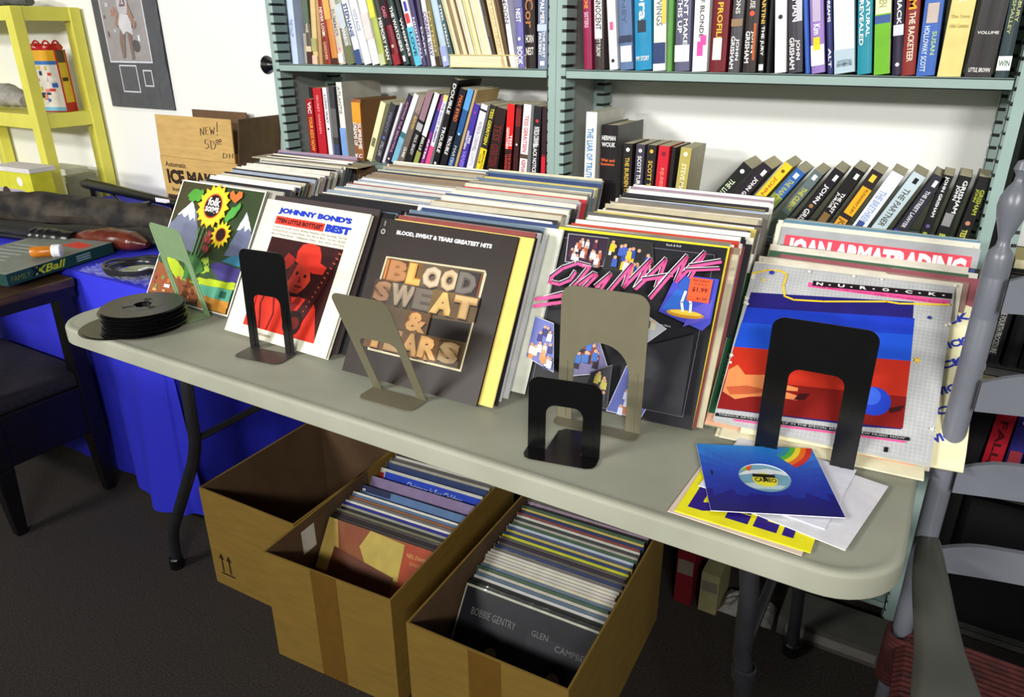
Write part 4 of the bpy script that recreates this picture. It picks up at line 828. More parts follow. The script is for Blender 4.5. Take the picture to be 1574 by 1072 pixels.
LR = [
 (.985, .003, .030, .245, (236, 236, 230), 'tall white book with blue vertical title', [('t', 'THE LIAR OF TRUTH', .35, .85, (60, 130, 190), .2, .75), ('t', 'HART', .05, .2, (170, 170, 160))], dict(d=.16, side=(214, 212, 200))),
 (1.035, -.007, .046, .217, (26, 20, 24), 'thick black hardcover with white and orange lettering', [('h', 'HERMAN', .84, .89, WHT), ('h', 'WOUK', .77, .82, WHT), ('h', 'War and', .61, .645, (236, 110, 50)), ('h', 'Remembrance', .57, .60, (236, 110, 50))], dict(d=.16, side=(90, 90, 88))),
 (1.084, -.009, .025, .178, (30, 26, 26), 'black paperback titled THE BURDEN OF PROOF', [('t', 'THE BURDEN OF PROOF', .1, .82, GOLD, .25, .7), ('c', .92, WHT)]),
 (1.112, .010, .023, .178, (66, 60, 76), 'grey violet paperback with white vertical lettering', [('t', 'SCOTT TUROW', .35, .85, WHT, .25, .7), ('c', .28, (230, 230, 230)), ('c', .92, WHT)]),
 (1.138, .020, .024, .178, (34, 30, 28), 'black paperback with gold letters left of the red one', [('t', 'SCOTT TUROW', .2, .8, GOLD, .25, .7), ('c', .92, GOLD)]),
 (1.166, .030, .028, .178, (206, 30, 48), 'red paperback', [('t', 'PERSONAL', .1, .45, BK2, .25, .65), ('t', 'INJURIES', .48, .72, (240, 140, 120), .3, .7), ('c', .9, (140, 20, 40))]),
 (1.1885, .035, .010, .177, (30, 26, 26), 'thin black paperback'),
 (1.213, .060, .028, .177, (186, 172, 90), 'olive gold paperback with beige cover side', [('t', 'STEVE MARTINI', .25, .8, (240, 230, 190), .3, .7), ('c', .92, (240, 236, 210))], dict(side=(176, 168, 140))),
 (1.257, .646, .026, .178, (24, 24, 24), 'black paperback leftmost of the leaning row', [('t', 'THE LITIGATORS', .25, .75, (210, 226, 190), .2, .7), ('c', .9, WHT)], dict(side=(200, 200, 190))),
 (1.303, .621, .027, .178, (40, 28, 40), 'dark plum paperback with white lettering leaning', [('t', 'JOHN GRISHAM', .3, .8, WHT, .3, .75), ('r', .5, .86, .8, .94, WHT)]),
 (1.343, .612, .021, .186, (246, 206, 40), 'bright yellow paperback with orange lettering leaning', [('t', 'JOHN GRISHAM', .12, .8, (190, 80, 30), .2, .7), ('c', .9, (110, 90, 20))]),
 (1.380, .595, .024, .170, (50, 100, 170), 'blue paperback with green yellow panel leaning', [('r', 0, .35, 1, .6, (130, 150, 70)), ('t', 'THE RAINMAKER', .4, .85, (190, 190, 80)), ('r', .3, .88, .7, .95, WHT)]),
 (1.425, .55, .022, .166, (96, 112, 112), 'grey green paperback with yellow lettering leaning', [('t', 'THE CLIENT', .4, .75, (206, 200, 60)), ('r', .3, .88, .7, .95, WHT), ('b', 0, .35, (70, 84, 70))]),
 (1.467, .515, .024, .170, (26, 22, 30), 'black paperback with gold coin leaning', [('t', 'JOHN', .52, .78, WHT, .25, .75), ('c', .47, (160, 120, 70)), ('t', 'GRISHAM', .05, .42, WHT, .25, .75), ('r', .5, .86, .8, .94, WHT)]),
 (1.513, .455, .026, .170, (24, 20, 22), 'black paperback titled THE LAST JUROR', [('t', 'THE LAST', .4, .68, WHT, .5, .8), ('t', 'JUROR', .44, .66, WHT, .15, .42), ('r', .2, .22, .8, .38, (130, 100, 60)), ('t', 'GRISHAM', .0, .2, WHT, .25, .7), ('r', .5, .88, .8, .95, WHT)]),
 (1.550, .445, .026, .168, (44, 30, 30), 'black and orange paperback titled RUNAWAY JURY', [('r', .2, .4, 1, .78, (250, 176, 30)), ('t', 'RUNAWAY JURY', .42, .76, (60, 40, 20), .5, .8), ('r', .1, .08, .9, .34, (220, 160, 40)), ('t', 'JOHN', .1, .32, (60, 30, 20), .2, .8), ('r', .3, .86, .7, .95, (226, 200, 60))]),
 (1.590, .43, .028, .166, (228, 232, 244), 'white paperback titled THE BRETHREN', [('t', 'THE BRETHREN', .3, .75, (150, 170, 210), .2, .7), ('r', .2, .2, .7, .32, (60, 80, 140)), ('t', 'JOHN', .02, .18, (110, 140, 200), .2, .7), ('b', 0, .15, (190, 206, 236))]),
 (1.626, .44, .028, .168, (196, 214, 220), 'pale teal paperback titled THE PARTNER', [('t', 'THE PARTNER', .28, .8, (90, 90, 90), .25, .7), ('r', .2, .08, .8, .2, WHT), ('r', .35, .1, .65, .18, BK2), ('b', 0, .05, (90, 130, 136)), ('r', .4, .88, .7, .95, BK2)]),
 (1.668, .40, .024, .166, (46, 44, 56), 'slate paperback titled THE STREET LAWYER', [('t', 'THE STREET LAWYER', .3, .8, (230, 230, 236), .3, .65), ('b', .02, .25, (60, 60, 180)), ('r', .4, .86, .7, .94, WHT)]),
 (1.722, .155, .019, .161, (24, 22, 26), 'black paperback with green ACHERS lettering', [('t', 'JOHN GRISHAM', .48, .98, WHT, .3, .7), ('t', 'BLEACHERS', .03, .28, (180, 200, 60), .3, .7), ('c', .36, (110, 90, 150))]),
 (1.753, .142, .023, .161, (22, 20, 22), 'black paperback titled THE BROKER', [('t', 'JOHN', .7, .88, WHT, .1, .45), ('t', 'GRISHAM', .55, .95, WHT, .5, .85), ('r', .1, .38, .8, .54, (140, 140, 140)), ('t', 'BROKER', .04, .28, (190, 206, 70), .25, .75)]),
 (1.789, .117, .023, .162, (20, 18, 20), 'black paperback titled THE TESTAMENT', [('t', 'JOHN', .7, .85, (170, 180, 50), .15, .45), ('t', 'GRISHAM', .55, .85, (170, 180, 50), .5, .85), ('c', .44, (196, 130, 100)), ('t', 'TESTAMENT', .02, .36, (214, 214, 90), .25, .7)]),
]
row(.94, 'on the middle lower shelf', 'books on the middle lower shelf', LR, d=.105)
ph = MB(); p = Print((-.5*.044, -.0036, 0), (1, 0, 0), (0, 0, 1), .044, .25)

# books on the right bookcase
R3 = [
 (1.893, .02, .030, .20, (26, 26, 28), 'black hardcover with boxed vertical title', [('r', .25, .1, .75, .62, (60, 60, 60)), ('t', 'THE FOURTH PROCEDURE', .12, .6, (220, 220, 214), .32, .68)]),
 (1.926, .02, .026, .195, (30, 28, 30), 'plain black hardcover'),
 (1.957, .01, .032, .20, (24, 24, 26), 'black hardcover with boxed white name', [('r', .2, .3, .8, .75, (70, 70, 70)), ('t', 'HARRY STEIN', .32, .73, (230, 230, 226), .3, .7), ('c', .2, (120, 120, 120))]),
 (1.993, .0, .03, .20, (40, 40, 44), 'dark grey hardcover at the frame edge'),
]
row(.735, 'behind the ladder back chair', 'dark books behind the ladder back chair', R3, d=.14)
o = MB().box((0, 0, 0), (.8, .2, .33), (14, 14, 16)).box((.3, -.001, .2), (.4, 0, .23), (30, 30, 32)).build('shade_filler_block', INK, None, Matrix.Translation((1.93, .85, .0905))); tag(o, 'black filler block added for the dark at the bottom of the right bookcase', 'box')  # made-up black block standing in for shade low in the bookcase
R4 = [
 (1.900, .05, .038, .20, (20, 18, 22), 'black book low behind the chair'),
 (1.942, .03, .036, .195, (176, 26, 44), 'red book low behind the chair', [('t', 'FALL', .3, .8, (70, 14, 20), .3, .7), ('r', .2, .1, .8, .3, (50, 14, 18))]),
 (1.978, .02, .028, .19, (46, 40, 120), 'dark blue book low behind the chair', [('c', .85, (220, 220, 230)), ('r', .1, .2, .9, .5, (150, 50, 60))]),
 (2.010, .01, .026, .18, (30, 30, 30), 'black book with yellow letters low behind the chair', [('t', 'TROPICAL', .1, .7, (220, 214, 60), .2, .8)]),
]
row(.46, 'on the right bookcase', 'books low on the right bookcase', R4, d=.14)
o = book(1.97, .87, .93, 0, .02, .17, (206, 190, 110), 'yellowed book lying flat', 'behind the chair finial', d=.11, rev=True)
o.matrix_world = Matrix.Translation((1.89, .86, .9405)) @ Matrix.Rotation(pi/2, 4, 'Y')
for x, c, s, h in ((1.345, (110, 26, 34), 'dark red box', .17), (1.41, (150, 144, 104), 'cream booklet', .12)):
    b = MB().box((0, 0, 0), (.045, .12, h), c); b.box((.003, -.0006, h*.55), (.042, 0, h*.8), (120, 110, 96))
    tag(b.build('storage_box' if 'box' in s else 'booklet', INK, None, Matrix.Translation((x, .68, 0))), f'{s} standing on the floor under the table', 'box' if 'box' in s else 'book')
o = MB().box((0, 0, 0), (.24, .12, .05), (90, 88, 84)).box((.02, -.001, .012), (.22, 0, .036), (130, 126, 120)).build('flat_box', INK, None, Matrix.Translation((1.60, .70, 0))); tag(o, 'flat grey box on the floor beneath the table right end', 'box')
mb = MB(); R = random.Random(2); N = 10
g = [[(i/N*.22, j/N*.14, .03+.05*R.random()*sin(pi*i/N)*sin(pi*j/N)) for i in range(N+1)] for j in range(N+1)]
for r_ in (0, N):
    g[r_] = [(a, b, .002) for a, b, c in g[r_]]
g = [[(a, b, .002 if i in (0, N) else c) for i, (a, b, c) in enumerate(rr)] for rr in g]
mb.add([q for r_ in g for q in r_], [(j*(N+1)+i, j*(N+1)+i+1, (j+1)*(N+1)+i+1, (j+1)*(N+1)+i) for j in range(N) for i in range(N)])
o = mb.build('crumpled_cloth', mat('grey_white_cloth', (150, 148, 144), .9), None, Matrix.Translation((1.455, .70, 0)) @ Matrix.Diagonal((.6, .6, .6, 1))); tag(o, 'crumpled white cloth on the floor beside the cream booklet', 'cloth')

# ------------------------------------------------------------------ cardboard boxes under the table
def carton(x, y, w, d, h, yaw, label):
    t = tag(empty('cardboard_box', (x, y, 0), yaw), label, 'box', 'open cardboard boxes under the folding table'); k = .004
    def wall(nm, lo, hi, out):
        mb = MB().box(lo, hi); return mb.build(nm, CARD_SHADE, t)
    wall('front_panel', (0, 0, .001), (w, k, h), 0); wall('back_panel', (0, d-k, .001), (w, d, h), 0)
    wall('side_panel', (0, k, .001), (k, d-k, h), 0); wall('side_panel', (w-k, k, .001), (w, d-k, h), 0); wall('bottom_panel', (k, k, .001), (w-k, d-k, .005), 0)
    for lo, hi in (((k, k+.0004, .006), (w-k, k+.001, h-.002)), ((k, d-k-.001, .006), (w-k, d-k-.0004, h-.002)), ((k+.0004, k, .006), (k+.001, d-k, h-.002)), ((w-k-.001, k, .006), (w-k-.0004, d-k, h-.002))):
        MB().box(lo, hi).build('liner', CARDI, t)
    return t
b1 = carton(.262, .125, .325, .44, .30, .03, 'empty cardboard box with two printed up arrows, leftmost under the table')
p = Print((0, 0, 0), (1, 0, 0), (0, 0, 1), .325, .30)
for u in (.115, .20):
    p.rect(u-.008, .16, u+.008, .30, (40, 34, 26)); p.poly([(u-.03, .30), (u+.03, .30), (u, .36)], (40, 34, 26))
p.rect(.085, .135, .24, .15, (40, 34, 26)); p.build('arrow_print', INK, b1)
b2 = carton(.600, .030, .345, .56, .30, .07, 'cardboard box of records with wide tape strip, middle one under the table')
MB().box((.135, -.0006, .002), (.205, 0, .30)).build('packing_tape', TAPE, b2)
p = Print((.0055, .16, .21), (0, -1, 0), (0, 0, 1), .045, .065); p.rect(0, 0, 1, 1, (226, 224, 214))
for i in range(6): p.rect(.1, .1+i*.13, .45, .16+i*.13, (160, 160, 156)); p.k -= .00009
for i in range(6): p.rect(.55, .1+i*.13, .9, .16+i*.13, (160, 160, 156)); p.k -= .00009
p.build('white_label', INK, b2)
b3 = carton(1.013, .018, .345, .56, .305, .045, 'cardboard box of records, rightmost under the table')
MB().box((.14, -.0006, .002), (.21, 0, .303)).build('packing_tape', TAPE, b3)
def boxpile(bx, by, yaw, ys, tilt, n, seed, lm, grp, extras, xo=.012):
    R = random.Random(seed); c, s = cos(yaw), sin(yaw)
    for i in range(n):
        k = i/(n-1); yl = ys[0]+(ys[1]-ys[0])*k; e = extras.get(i, {}); tl = tilt[0]+(tilt[1]-tilt[0])*k
        xl = xo+R.uniform(-.003, .005)
        x = bx+c*xl-s*yl; y = by+s*xl+c*yl
        face = e.get('face', R.choice(FACE)); edge = e.get('edge', R.choice(EDGE))
        record(x, y, .0065, tl, yaw, .0045, face, face, edge, R.choice([INK, GLOSS, WRAP]), 0, f"record sleeve with {cname(edge)} edge, {ordinal(i+1)} behind {lm}", grp, W=.312, H=.306, bandh=.02)
boxpile(.600, .030, .07, (.046, .160), (.598, .50), 12, 31, 'the orange cover', 'records in the middle cardboard box',
        {0: dict(face=(40,34,34), edge=(50,40,38)), 1: dict(face=(46,36,36), edge=(60,46,40)), 2: dict(face=(60,44,40), edge=(46,36,34)), 3: dict(face=(120,120,96), edge=(150,150,120)), 5: dict(face=(160,160,150), edge=(190,190,176)), 6: dict(face=(50,50,150), edge=(60,60,150)), 9: dict(face=(150,100,70), edge=(140,100,80)), 10: dict(face=(100,130,170), edge=(110,140,180))})
def boxcover(bx, by, yaw, yl, tilt, face, edge, label, xo=.012):
    c, s = cos(yaw), sin(yaw); o, p = cover('record_album', bx+c*xo-s*yl, by+s*xo+c*yl, .0065, tilt, yaw, .004, face, edge, label, W=.312, H=.306)
    return o, p
o, p = boxcover(.600, .030, .07, .036, .60, (170, 120, 60), (176, 150, 80), 'orange and gold record cover at the front of the middle box')
p.rect(0, 0, 1, 1, (150, 84, 44)); p.poly([(0, .6), (0, 1), (.08, 1), (.16, .8), (.12, .6)], (206, 176, 90)); p.poly([(.15, 1), (.45, 1), (.40, .88), (.2, .84)], (150, 76, 40)); p.poly([(.40, 1), (.72, .98), (.74, .7), (.45, .72), (.34, .86)], (206, 182, 84)); p.poly([(.72, 1), (1, 1), (1, .4), (.76, .5)], (184, 70, 26)); p.poly([(.12, .8), (.7, .72), (.7, .3), (.1, .3)], (110, 60, 36))
p.text('NEIL DIAMOND', .76, .90, .99, .93, (236, 180, 110)); p.text('SERENADE', .80, .85, .95, .875, (226, 160, 90)); p.build('cover_print', GLOSS, o)
o, p = boxcover(.600, .030, .07, .243, .465, (150, 130, 170), (206, 206, 190), 'shiny lilac wrapped record cover in front of the blue christmas cover', .014); o.data.materials[0] = WRAP
p.rect(0, .82, 1, .86, (150, 60, 50)); p.build('cover_print', WRAP, o)
o, p = boxcover(.600, .030, .07, .290, .45, (34, 70, 190), (214, 214, 200), 'blue record cover titled Christmas Is For Children in middle box', .014)
p.rect(0, 0, 1, 1, (214, 214, 200)); p.rect(.05, .82, 1, .975, (34, 70, 196)); p.rect(.0, .86, .04, .96, (190, 40, 40)); p.text('Christmas Is For Children', .28, .885, .82, .945, (206, 220, 244), 0, .25); p.build('cover_print', GLOSS, o)
o, p = boxcover(.600, .030, .07, .196, .48, (96, 130, 176), (110, 140, 180), 'sky blue record cover in front of the shiny lilac one', .013)
p.rect(0, .95, .3, 1, (40, 50, 90)); p.rect(.02, .955, .05, .975, (230, 230, 240)); p.build('cover_print', WRAP, o)
boxpile(.600, .030, .07, (.318, .40), (.44, .41), 7, 33, 'the blue christmas cover', 'records at the back of the middle box', {0: dict(edge=(220, 220, 220)), 2: dict(edge=(190, 190, 190))})
o, p = boxcover(1.013, .018, .045, .012, .64, (26, 26, 30), (40, 40, 44), 'dark record cover with two portraits at the front of right box', .020)
p.rect(0, 0, 1, 1, (34, 35, 42)); p.rect(.52, .1, .98, .86, (44, 44, 52)); p.text('BOBBIE GENTRY', .08, .83, .42, .88, (126, 124, 120)); p.text('GLEN', .54, .84, .66, .88, (126, 124, 120)); p.text('CAMPBELL', .72, .80, .98, .84, (126, 124, 120))
for u, v in ((.30, .60), (.76, .60)):
    p.circ(u, v+.03, .085, (12, 11, 14), 18, ry=.11); p.circ(u, v, .052, (140, 116, 104), 18, ry=.07); p.poly([(u-.17, .2), (u-.1, .46), (u, .52), (u+.1, .46), (u+.17, .2)], (110, 88, 84) if u > .5 else (80, 84, 98)); p.circ(u-.02, v+.01, .008, (30, 24, 24), 8); p.circ(u+.022, v+.01, .008, (30, 24, 24), 8); p.rect(u-.014, v-.034, u+.016, v-.028, (80, 40, 40)); p.poly([(u, v+.005), (u+.008, v-.014), (u-.004, v-.014)], (80, 62, 56))
p.build('cover_print', GLOSS, o)
boxpile(1.013, .018, .045, (.020, .40), (.635, .40), 36, 37, 'the two portrait cover', 'records in the right cardboard box',
        {0: dict(face=(206,206,186), edge=(216,214,190)), 1: dict(face=(30,32,30), edge=(36,36,34)), 2: dict(face=(34,36,32), edge=(60,60,56)), 3: dict(face=(210,210,206), edge=(226,226,220)), 5: dict(edge=(226,224,210)), 8: dict(edge=(190,50,50), face=(220,216,190)), 9: dict(edge=(214,208,180)), 10: dict(edge=(206,200,170)), 11: dict(edge=(220,214,190)), 12: dict(edge=(200,196,170)), 13: dict(edge=(214,210,186)), 14: dict(edge=(200,196,160)), 16: dict(face=(60,50,60), edge=(70,60,80)), 18: dict(face=(200,204,50), edge=(206,206,60)), 19: dict(edge=(150,150,80)), 22: dict(face=(190,200,210), edge=(200,206,214)), 23: dict(edge=(214,220,224)), 25: dict(face=(70,74,74), edge=(96,96,96))})

# ------------------------------------------------------------------ left side: cloth covered table
t = tag(empty('cloth_covered_table', (-.7, .68, 0)), 'side table under a royal blue cloth beside the grey table', 'table')
IV = Matrix.Translation((.7, -.68, 0))
XA, XB, YA, YB, ZT = -1.375, -.05, .300, 1.08, .722
MB().box((XA+.02, YA+.03, ZT-.03), (XB-.03, YB-.02, ZT-.003)).build('tabletop', DWOOD, t, IV)
for x, y in ((XA+.1, YA+.1), (XB-.1, YA+.1), (XA+.1, YB-.1), (XB-.1, YB-.1)): MB().box((x-.02, y-.02, 0), (x+.02, y+.02, ZT-.03)).build('leg', DWOOD, t, IV)
path = []; NX = 110
for i in range(NX+1): path.append((XA+(XB-XA)*i/NX, YA, 0, -1))
for i in range(1, 12): a = pi/2*i/12; path.append((XB, YA, sin(a), -cos(a)))
for i in range(NX//3+1): path.append((XB, YA+(YB-YA)*i/(NX//3), 1, 0))
NZ = 16; mb = MB(); vs = []
for j in range(NZ+1):
    k = j/NZ; z = ZT-(ZT-.035)*k
    s = 0; pv = path[0]
    for q in path:
        s += math.hypot(q[0]-pv[0], q[1]-pv[1]) + (.02 if abs(q[2]) > 0 and abs(q[3]) > 0 else 0); pv = q
        rip = (k**.8)*(.018+.022*sin(s*17)+.010*sin(s*41+1)); corner = math.exp(-((q[0]-XB)**2+(q[1]-YA)**2)/.012)*.05*k
        o_ = min(k*8, 1)*.006+rip+corner
        if q[2] > .99: o_ = min(o_, .035)
        if q[0] < -.33: o_ *= max(.12, 1-(-.33-q[0])*9)
        vs.append((q[0]+q[2]*o_, q[1]+q[3]*o_, z+(.006*sin(s*9) if j == NZ else 0)))
NP = len(path)
fs = [(j*NP+i, j*NP+i+1, (j+1)*NP+i+1, (j+1)*NP+i) for j in range(NZ) for i in range(NP-1)]
fs = [tuple(reversed(f)) for f in fs]
mb.add(vs, fs)
mb.add([(XA, YA, ZT), (XB, YA, ZT), (XB, YB, ZT), (XA, YB, ZT)], [(0, 1, 2, 3)])
mb.build('blue_cloth', BLUE, t, IV, smooth=True)

# armchair at left, dark wood with brown arm
t = tag(empty('wooden_armchair', (-.65, .12, 0)), 'near black wooden armchair with brown arm at the left edge', 'chair'); IV = Matrix.Translation((.65, -.12, 0))
def sq_leg(x, y, z0, z1, a, b):
    mb = MB(); mb.add([(x-a, y-a, z0), (x+a, y-a, z0), (x+a, y+a, z0), (x-a, y+a, z0), (x-b, y-b, z1), (x+b, y-b, z1), (x+b, y+b, z1), (x-b, y+b, z1)], [(0,3,2,1),(4,5,6,7),(0,1,5,4),(2,3,7,6),(1,2,6,5),(3,0,4,7)]); return mb
for x, y in ((-.415, -.03), (-.415, .248), (-.95, -.03), (-.95, .248)):
    sq_leg(x, y, 0, .22, .015, .026).build('leg', DWOOD, t, IV, bevel=.004)
    sq_leg(x, y, .22, .68, .026, .022).build('arm_post', DWOOD, t, IV, bevel=.004)
MB().box((-.975, -.05, .22), (-.395, .272, .38)).build('seat_frame', DWOOD, t, IV, bevel=.006)
MB().box((-.965, -.04, .378), (-.40, .270, .425)).build('seat_cushion', FABRIC, t, IV, bevel=.015)
MB().box((-.57, -.16, .684), (-.388, .285, .71)).build('armrest', BWOOD, t, IV, bevel=.004)
MB().box((-1.0, -.16, .684), (-.86, .285, .71)).build('armrest', BWOOD, t, IV, bevel=.004)
MB().box((-.567, -.157, .655), (-.392, .28, .6845)).build('arm_rail', DWOOD, t, IV)

# things on the blue cloth
ZC = ZT+.004
o = MB().box((-.30, 0, 0), (0, .36, .034), (96, 104, 100), cols={1: (120, 126, 120), 4: (24, 62, 54), 2: (24, 62, 54)}).build('board_game_box', GLOSS, None, TR(-.405, .118, ZC+.001, .20)); tag(o, 'flat dark green game box with yellow lettering on its side', 'game box')
p = Print((0, 0, 0), (0, 1, 0), (0, 0, 1), .36, .034); p.text('XBall', .22, .2, .52, .85, (190, 196, 40), .02, .3); p.text('X', .2, .15, .30, .9, (16, 20, 18), .04); p.text('FAMILY', .03, .25, .2, .7, (110, 120, 40), .0, .2)
for i in range(3): p.rect(.62, .25+.2*i, .76, .34+.2*i, (150, 176, 166))
p.build('side_print', GLOSS, o)
p = Print((-.30, 0, .034), (1, 0, 0), (0, 1, 0), .30, .36); p.rect(.05, .05, .95, .95, (110, 116, 110)); p.poly([(.6, .78), (.9, .74), (.92, .86), (.65, .92)], (206, 36, 36))
for i in range(8): p.rect(.1, .1+.08*i, .5+.04*(i % 3), .13+.08*i, (150, 160, 156))
p.build('lid_print', GLOSS, o)
M = TR(-.505, .245, ZC+.0365+.017, .75) @ Matrix.Rotation(pi/2, 4, 'Y')
t = tag(MB().lathe([(0, 0), (.015, 0), (.016, .004), (.016, .055), (.014, .058)], 20).build('pill_bottle', AMBER, None, M, smooth=True), 'amber pill bottle lying on the green game box', 'bottle')
MB().lathe([(.018, .056), (.0185, .058), (.0185, .064), (.0175, .065), (.0185, .066), (.0185, .078), (.016, .08), (0, .08)], 24).build('cap', WHTP, t, smooth=True)

def lumpy(pts, rs, amp, seed, n=14, steps=40, flat=.8):
    R = random.Random(seed); mb = MB(); P = [Vector(q) for q in pts]; vs = []
    ph = [R.uniform(0, 6) for _ in range(6)]
    for i in range(steps+1):
        k = i/steps; f = k*(len(P)-1); a = min(int(f), len(P)-2); u = f-a; c = P[a].lerp(P[a+1], u); r = rs[a]*(1-u)+rs[a+1]*u
        d = (P[a+1]-P[a]).normalized(); sd = Vector((-d.y, d.x, 0)).normalized()
        for j in range(n):
            an = 2*pi*j/n; rr = r*(1+amp*sin(5*k*6+ph[0]+2*an)+amp*.7*sin(3*an+ph[1]+k*23)+amp*.5*R.uniform(-1, 1))
            vs.append(c+sd*rr*cos(an)+Vector((0, 0, max(rr*flat*sin(an), -r*flat))))
    fs = [(i*n+j, i*n+(j+1) % n, (i+1)*n+(j+1) % n, (i+1)*n+j) for i in range(steps) for j in range(n)]+[tuple(reversed(range(n))), tuple(range(steps*n, steps*n+n))]
    return mb.add(vs, fs)
o = lumpy([(-1.33, .47, ZC+.058), (-1.15, .53, ZC+.062), (-.85, .64, ZC+.056), (-.62, .72, ZC+.045), (-.45, .76, ZC+.03)], [.06, .075, .068, .055, .03], .07, 4).build('camouflage_bag', CAMO, None, None, smooth=True); tag(o, 'long lumpy camouflage bag lying across the blue cloth', 'bag')
o = lumpy([(-1.30, .40, ZC+.02), (-1.1, .41, ZC+.026), (-.8, .47, ZC+.026), (-.5, .58, ZC+.026), (-.30, .62, ZC+.02)], [.02, .05, .055, .06, .02], .05, 14, flat=.45).build('black_case', mat('black_nylon', (16, 15, 18), .6, bump=.4, scale=20), None, None, smooth=True); tag(o, 'long black nylon case between the camouflage bag and leather case', 'case')
o = lumpy([(-.36, .78, ZC+.03), (-.27, .74, ZC+.045), (-.17, .68, ZC+.045), (-.10, .60, ZC+.02)], [.02, .055, .055, .02], .06, 15, flat=.8).build('black_bag', bpy.data.materials['black_nylon'], None, None, smooth=True); tag(o, 'black bag at the right end of the blue cloth behind sunflower cover', 'bag')
o = lumpy([(-.655, .46, ZC+.034), (-.60, .475, ZC+.034), (-.53, .50, ZC+.034), (-.44, .525, ZC+.03), (-.40, .54, ZC+.022)], [.012, .03, .04, .036, .012], .03, 6, flat=.85).build('leather_case', BLEATH, None, None, smooth=True); tag(o, 'shiny red brown leather case in front of the camouflage bag', 'case')
o = lumpy([(-.78, .40, ZC+.034), (-.72, .42, ZC+.034), (-.64, .445, ZC+.03)], [.034, .035, .028], .03, 8).build('black_pouch', BLKP, None, None, smooth=True); tag(o, 'black pouch left of the red brown leather case', 'pouch')
for i, (a, b) in enumerate((((-1.25, .30), (-.62, .40)), ((-1.3, .325), (-.70, .42)), ((-1.28, .35), (-.8, .44)))):
    a = (a[0], a[1]+.03); z_ = ZC+.012+.012*i
    o = MB().tube([(a[0], a[1]+.02, z_), (b[0]-.18, b[1]+.02, z_)], .010, 10).build('black_rod', BLKP, None, None, smooth=True)
    tag(o, ['black rod nearest the green game box', 'black rod between two others by the game box', 'black rod nearest the camouflage bag'][i], 'rod')
t = tag(empty('black_tubular_frame', (-.8, .9, ZC)), 'black tubular handle frame with a white sticker behind the bag', 'frame'); IV = Matrix.Translation((.8, -.9, -ZC))
MB().tube([(-1.25, .86, ZC+.085), (-1.22, .86, ZC+.088), (-.75, .84, ZC+.075), (-.60, .83, ZC+.07), (-.50, .81, ZC+.055), (-.42, .76, ZC+.03), (-.43, .70, ZC+.014)], [.018, .022, .017, .016, .013, .011, .009], 14).build('main_tube', BLKP, t, IV, smooth=True)
MB().tube([(-.62, .83, ZC+.055), (-.50, .78, ZC+.045), (-.44, .70, ZC+.02), (-.50, .66, ZC+.012), (-.62, .70, ZC+.012)], .008, 10).build('handle_loop', BLKP, t, IV, smooth=True)
MB().tube([(-1.1, .86, ZC+.07), (-.9, .80, ZC+.04), (-.62, .72, ZC+.10)], .006, 8).build('strut', BLKP, t, IV, smooth=True)
MB().box((-.74, .819, ZC+.073), (-.66, .8215, ZC+.088), (230, 228, 240)).build('white_sticker', INK, t, IV)
MB().tube([(-1.2, .86, .0+ZC+.01), (-1.2, .86, ZC+.07)], .012, 8).build('foot', BLKP, t, IV); MB().box((-.57, .80, ZC), (-.53, .84, ZC+.045)).build('foot', BLKP, t, IV)
# coiled cable and disc
pts = []
for i in range(140):
    a = i*2*pi/28; rr = .075+.006*sin(i*.7)+.004*(i//28); pts.append((-.215+rr*cos(a), .375+rr*sin(a)*.9, ZC+.006+.0045*(i/28)+.002*sin(i)))
pts += [(-.10+.0, .40, ZC+.012)]
o = MB().tube(pts, .0042, 6).build('coiled_cable', TUBE, None, None, smooth=True); tag(o, 'coiled dark cable on the blue cloth beside the sunflower cover', 'cable')
M = Matrix.Translation((-.215, .375, ZC+.001))
o = MB().lathe([(0, 0), (.055, 0), (.058, .003), (.055, .008), (.0, .009)], 28).build('round_tin', mat('pale_olive_tin', (170, 176, 140), .4), None, M, smooth=True); tag(o, 'pale round tin lid inside the coiled cable', 'lid')
mb = MB().box((0, 0, 0), (.035, .03, .006), (220, 222, 230)); o = mb.build('paper_tag', INK, None, TR(-.195, .365, ZC+.0105, .2)); tag(o, 'small white paper tag on the pale round tin', 'tag')
R = random.Random(8); N = 14; mb = MB()
vs = [(i/N*.30, j/N*.07, .004+.012*R.random()) for j in range(N+1) for i in range(N+1)]
mb.add(vs, [(j*(N+1)+i, j*(N+1)+i+1, (j+1)*(N+1)+i+1, (j+1)*(N+1)+i) for j in range(N) for i in range(N)])
o = mb.build('plastic_wrap', FILM, None, TR(-.36, .288, ZC+.001, .02)); tag(o, 'crinkled clear plastic wrap on the front edge of the blue cloth', 'plastic wrap')

# ice maker carton
t = tag(empty('ice_maker_box', (-.58, .90, ZC)), 'open kraft ice maker carton with handwritten price behind the sunflower cover', 'box'); k = .004
w_, d_, h_ = .415, .165, .225
x0 = -.205
MB().box((x0, 0, 0), (x0+w_, k, h_)).build('front_panel', CARD, t); MB().box((x0, d_-k, 0), (x0+w_, d_, h_)).build('back_panel', CARD, t)
MB().box((x0, k, 0), (x0+k, d_-k, h_)).build('side_panel', CARD, t); MB().box((x0+w_-k, k, 0), (x0+w_, d_-k, h_)).build('side_panel', CARDI, t)
MB().box((x0+k, k, 0), (x0+w_-k, d_-k, k)).build('bottom_panel', CARD, t)
MB().box((0, 0, 0), (w_-.01, .004, .145)).build('front_flap', CARD, t, Matrix.Translation((x0+.003, .0, h_+.001)) @ Matrix.Rotation(radians(-3), 4, 'X'))
MB().box((0, 0, 0), (w_*.72, .004, .150)).build('back_flap', CARDI, t, Matrix.Translation((x0+.003, d_-k, h_+.001)) @ Matrix.Rotation(radians(-2), 4, 'X'))
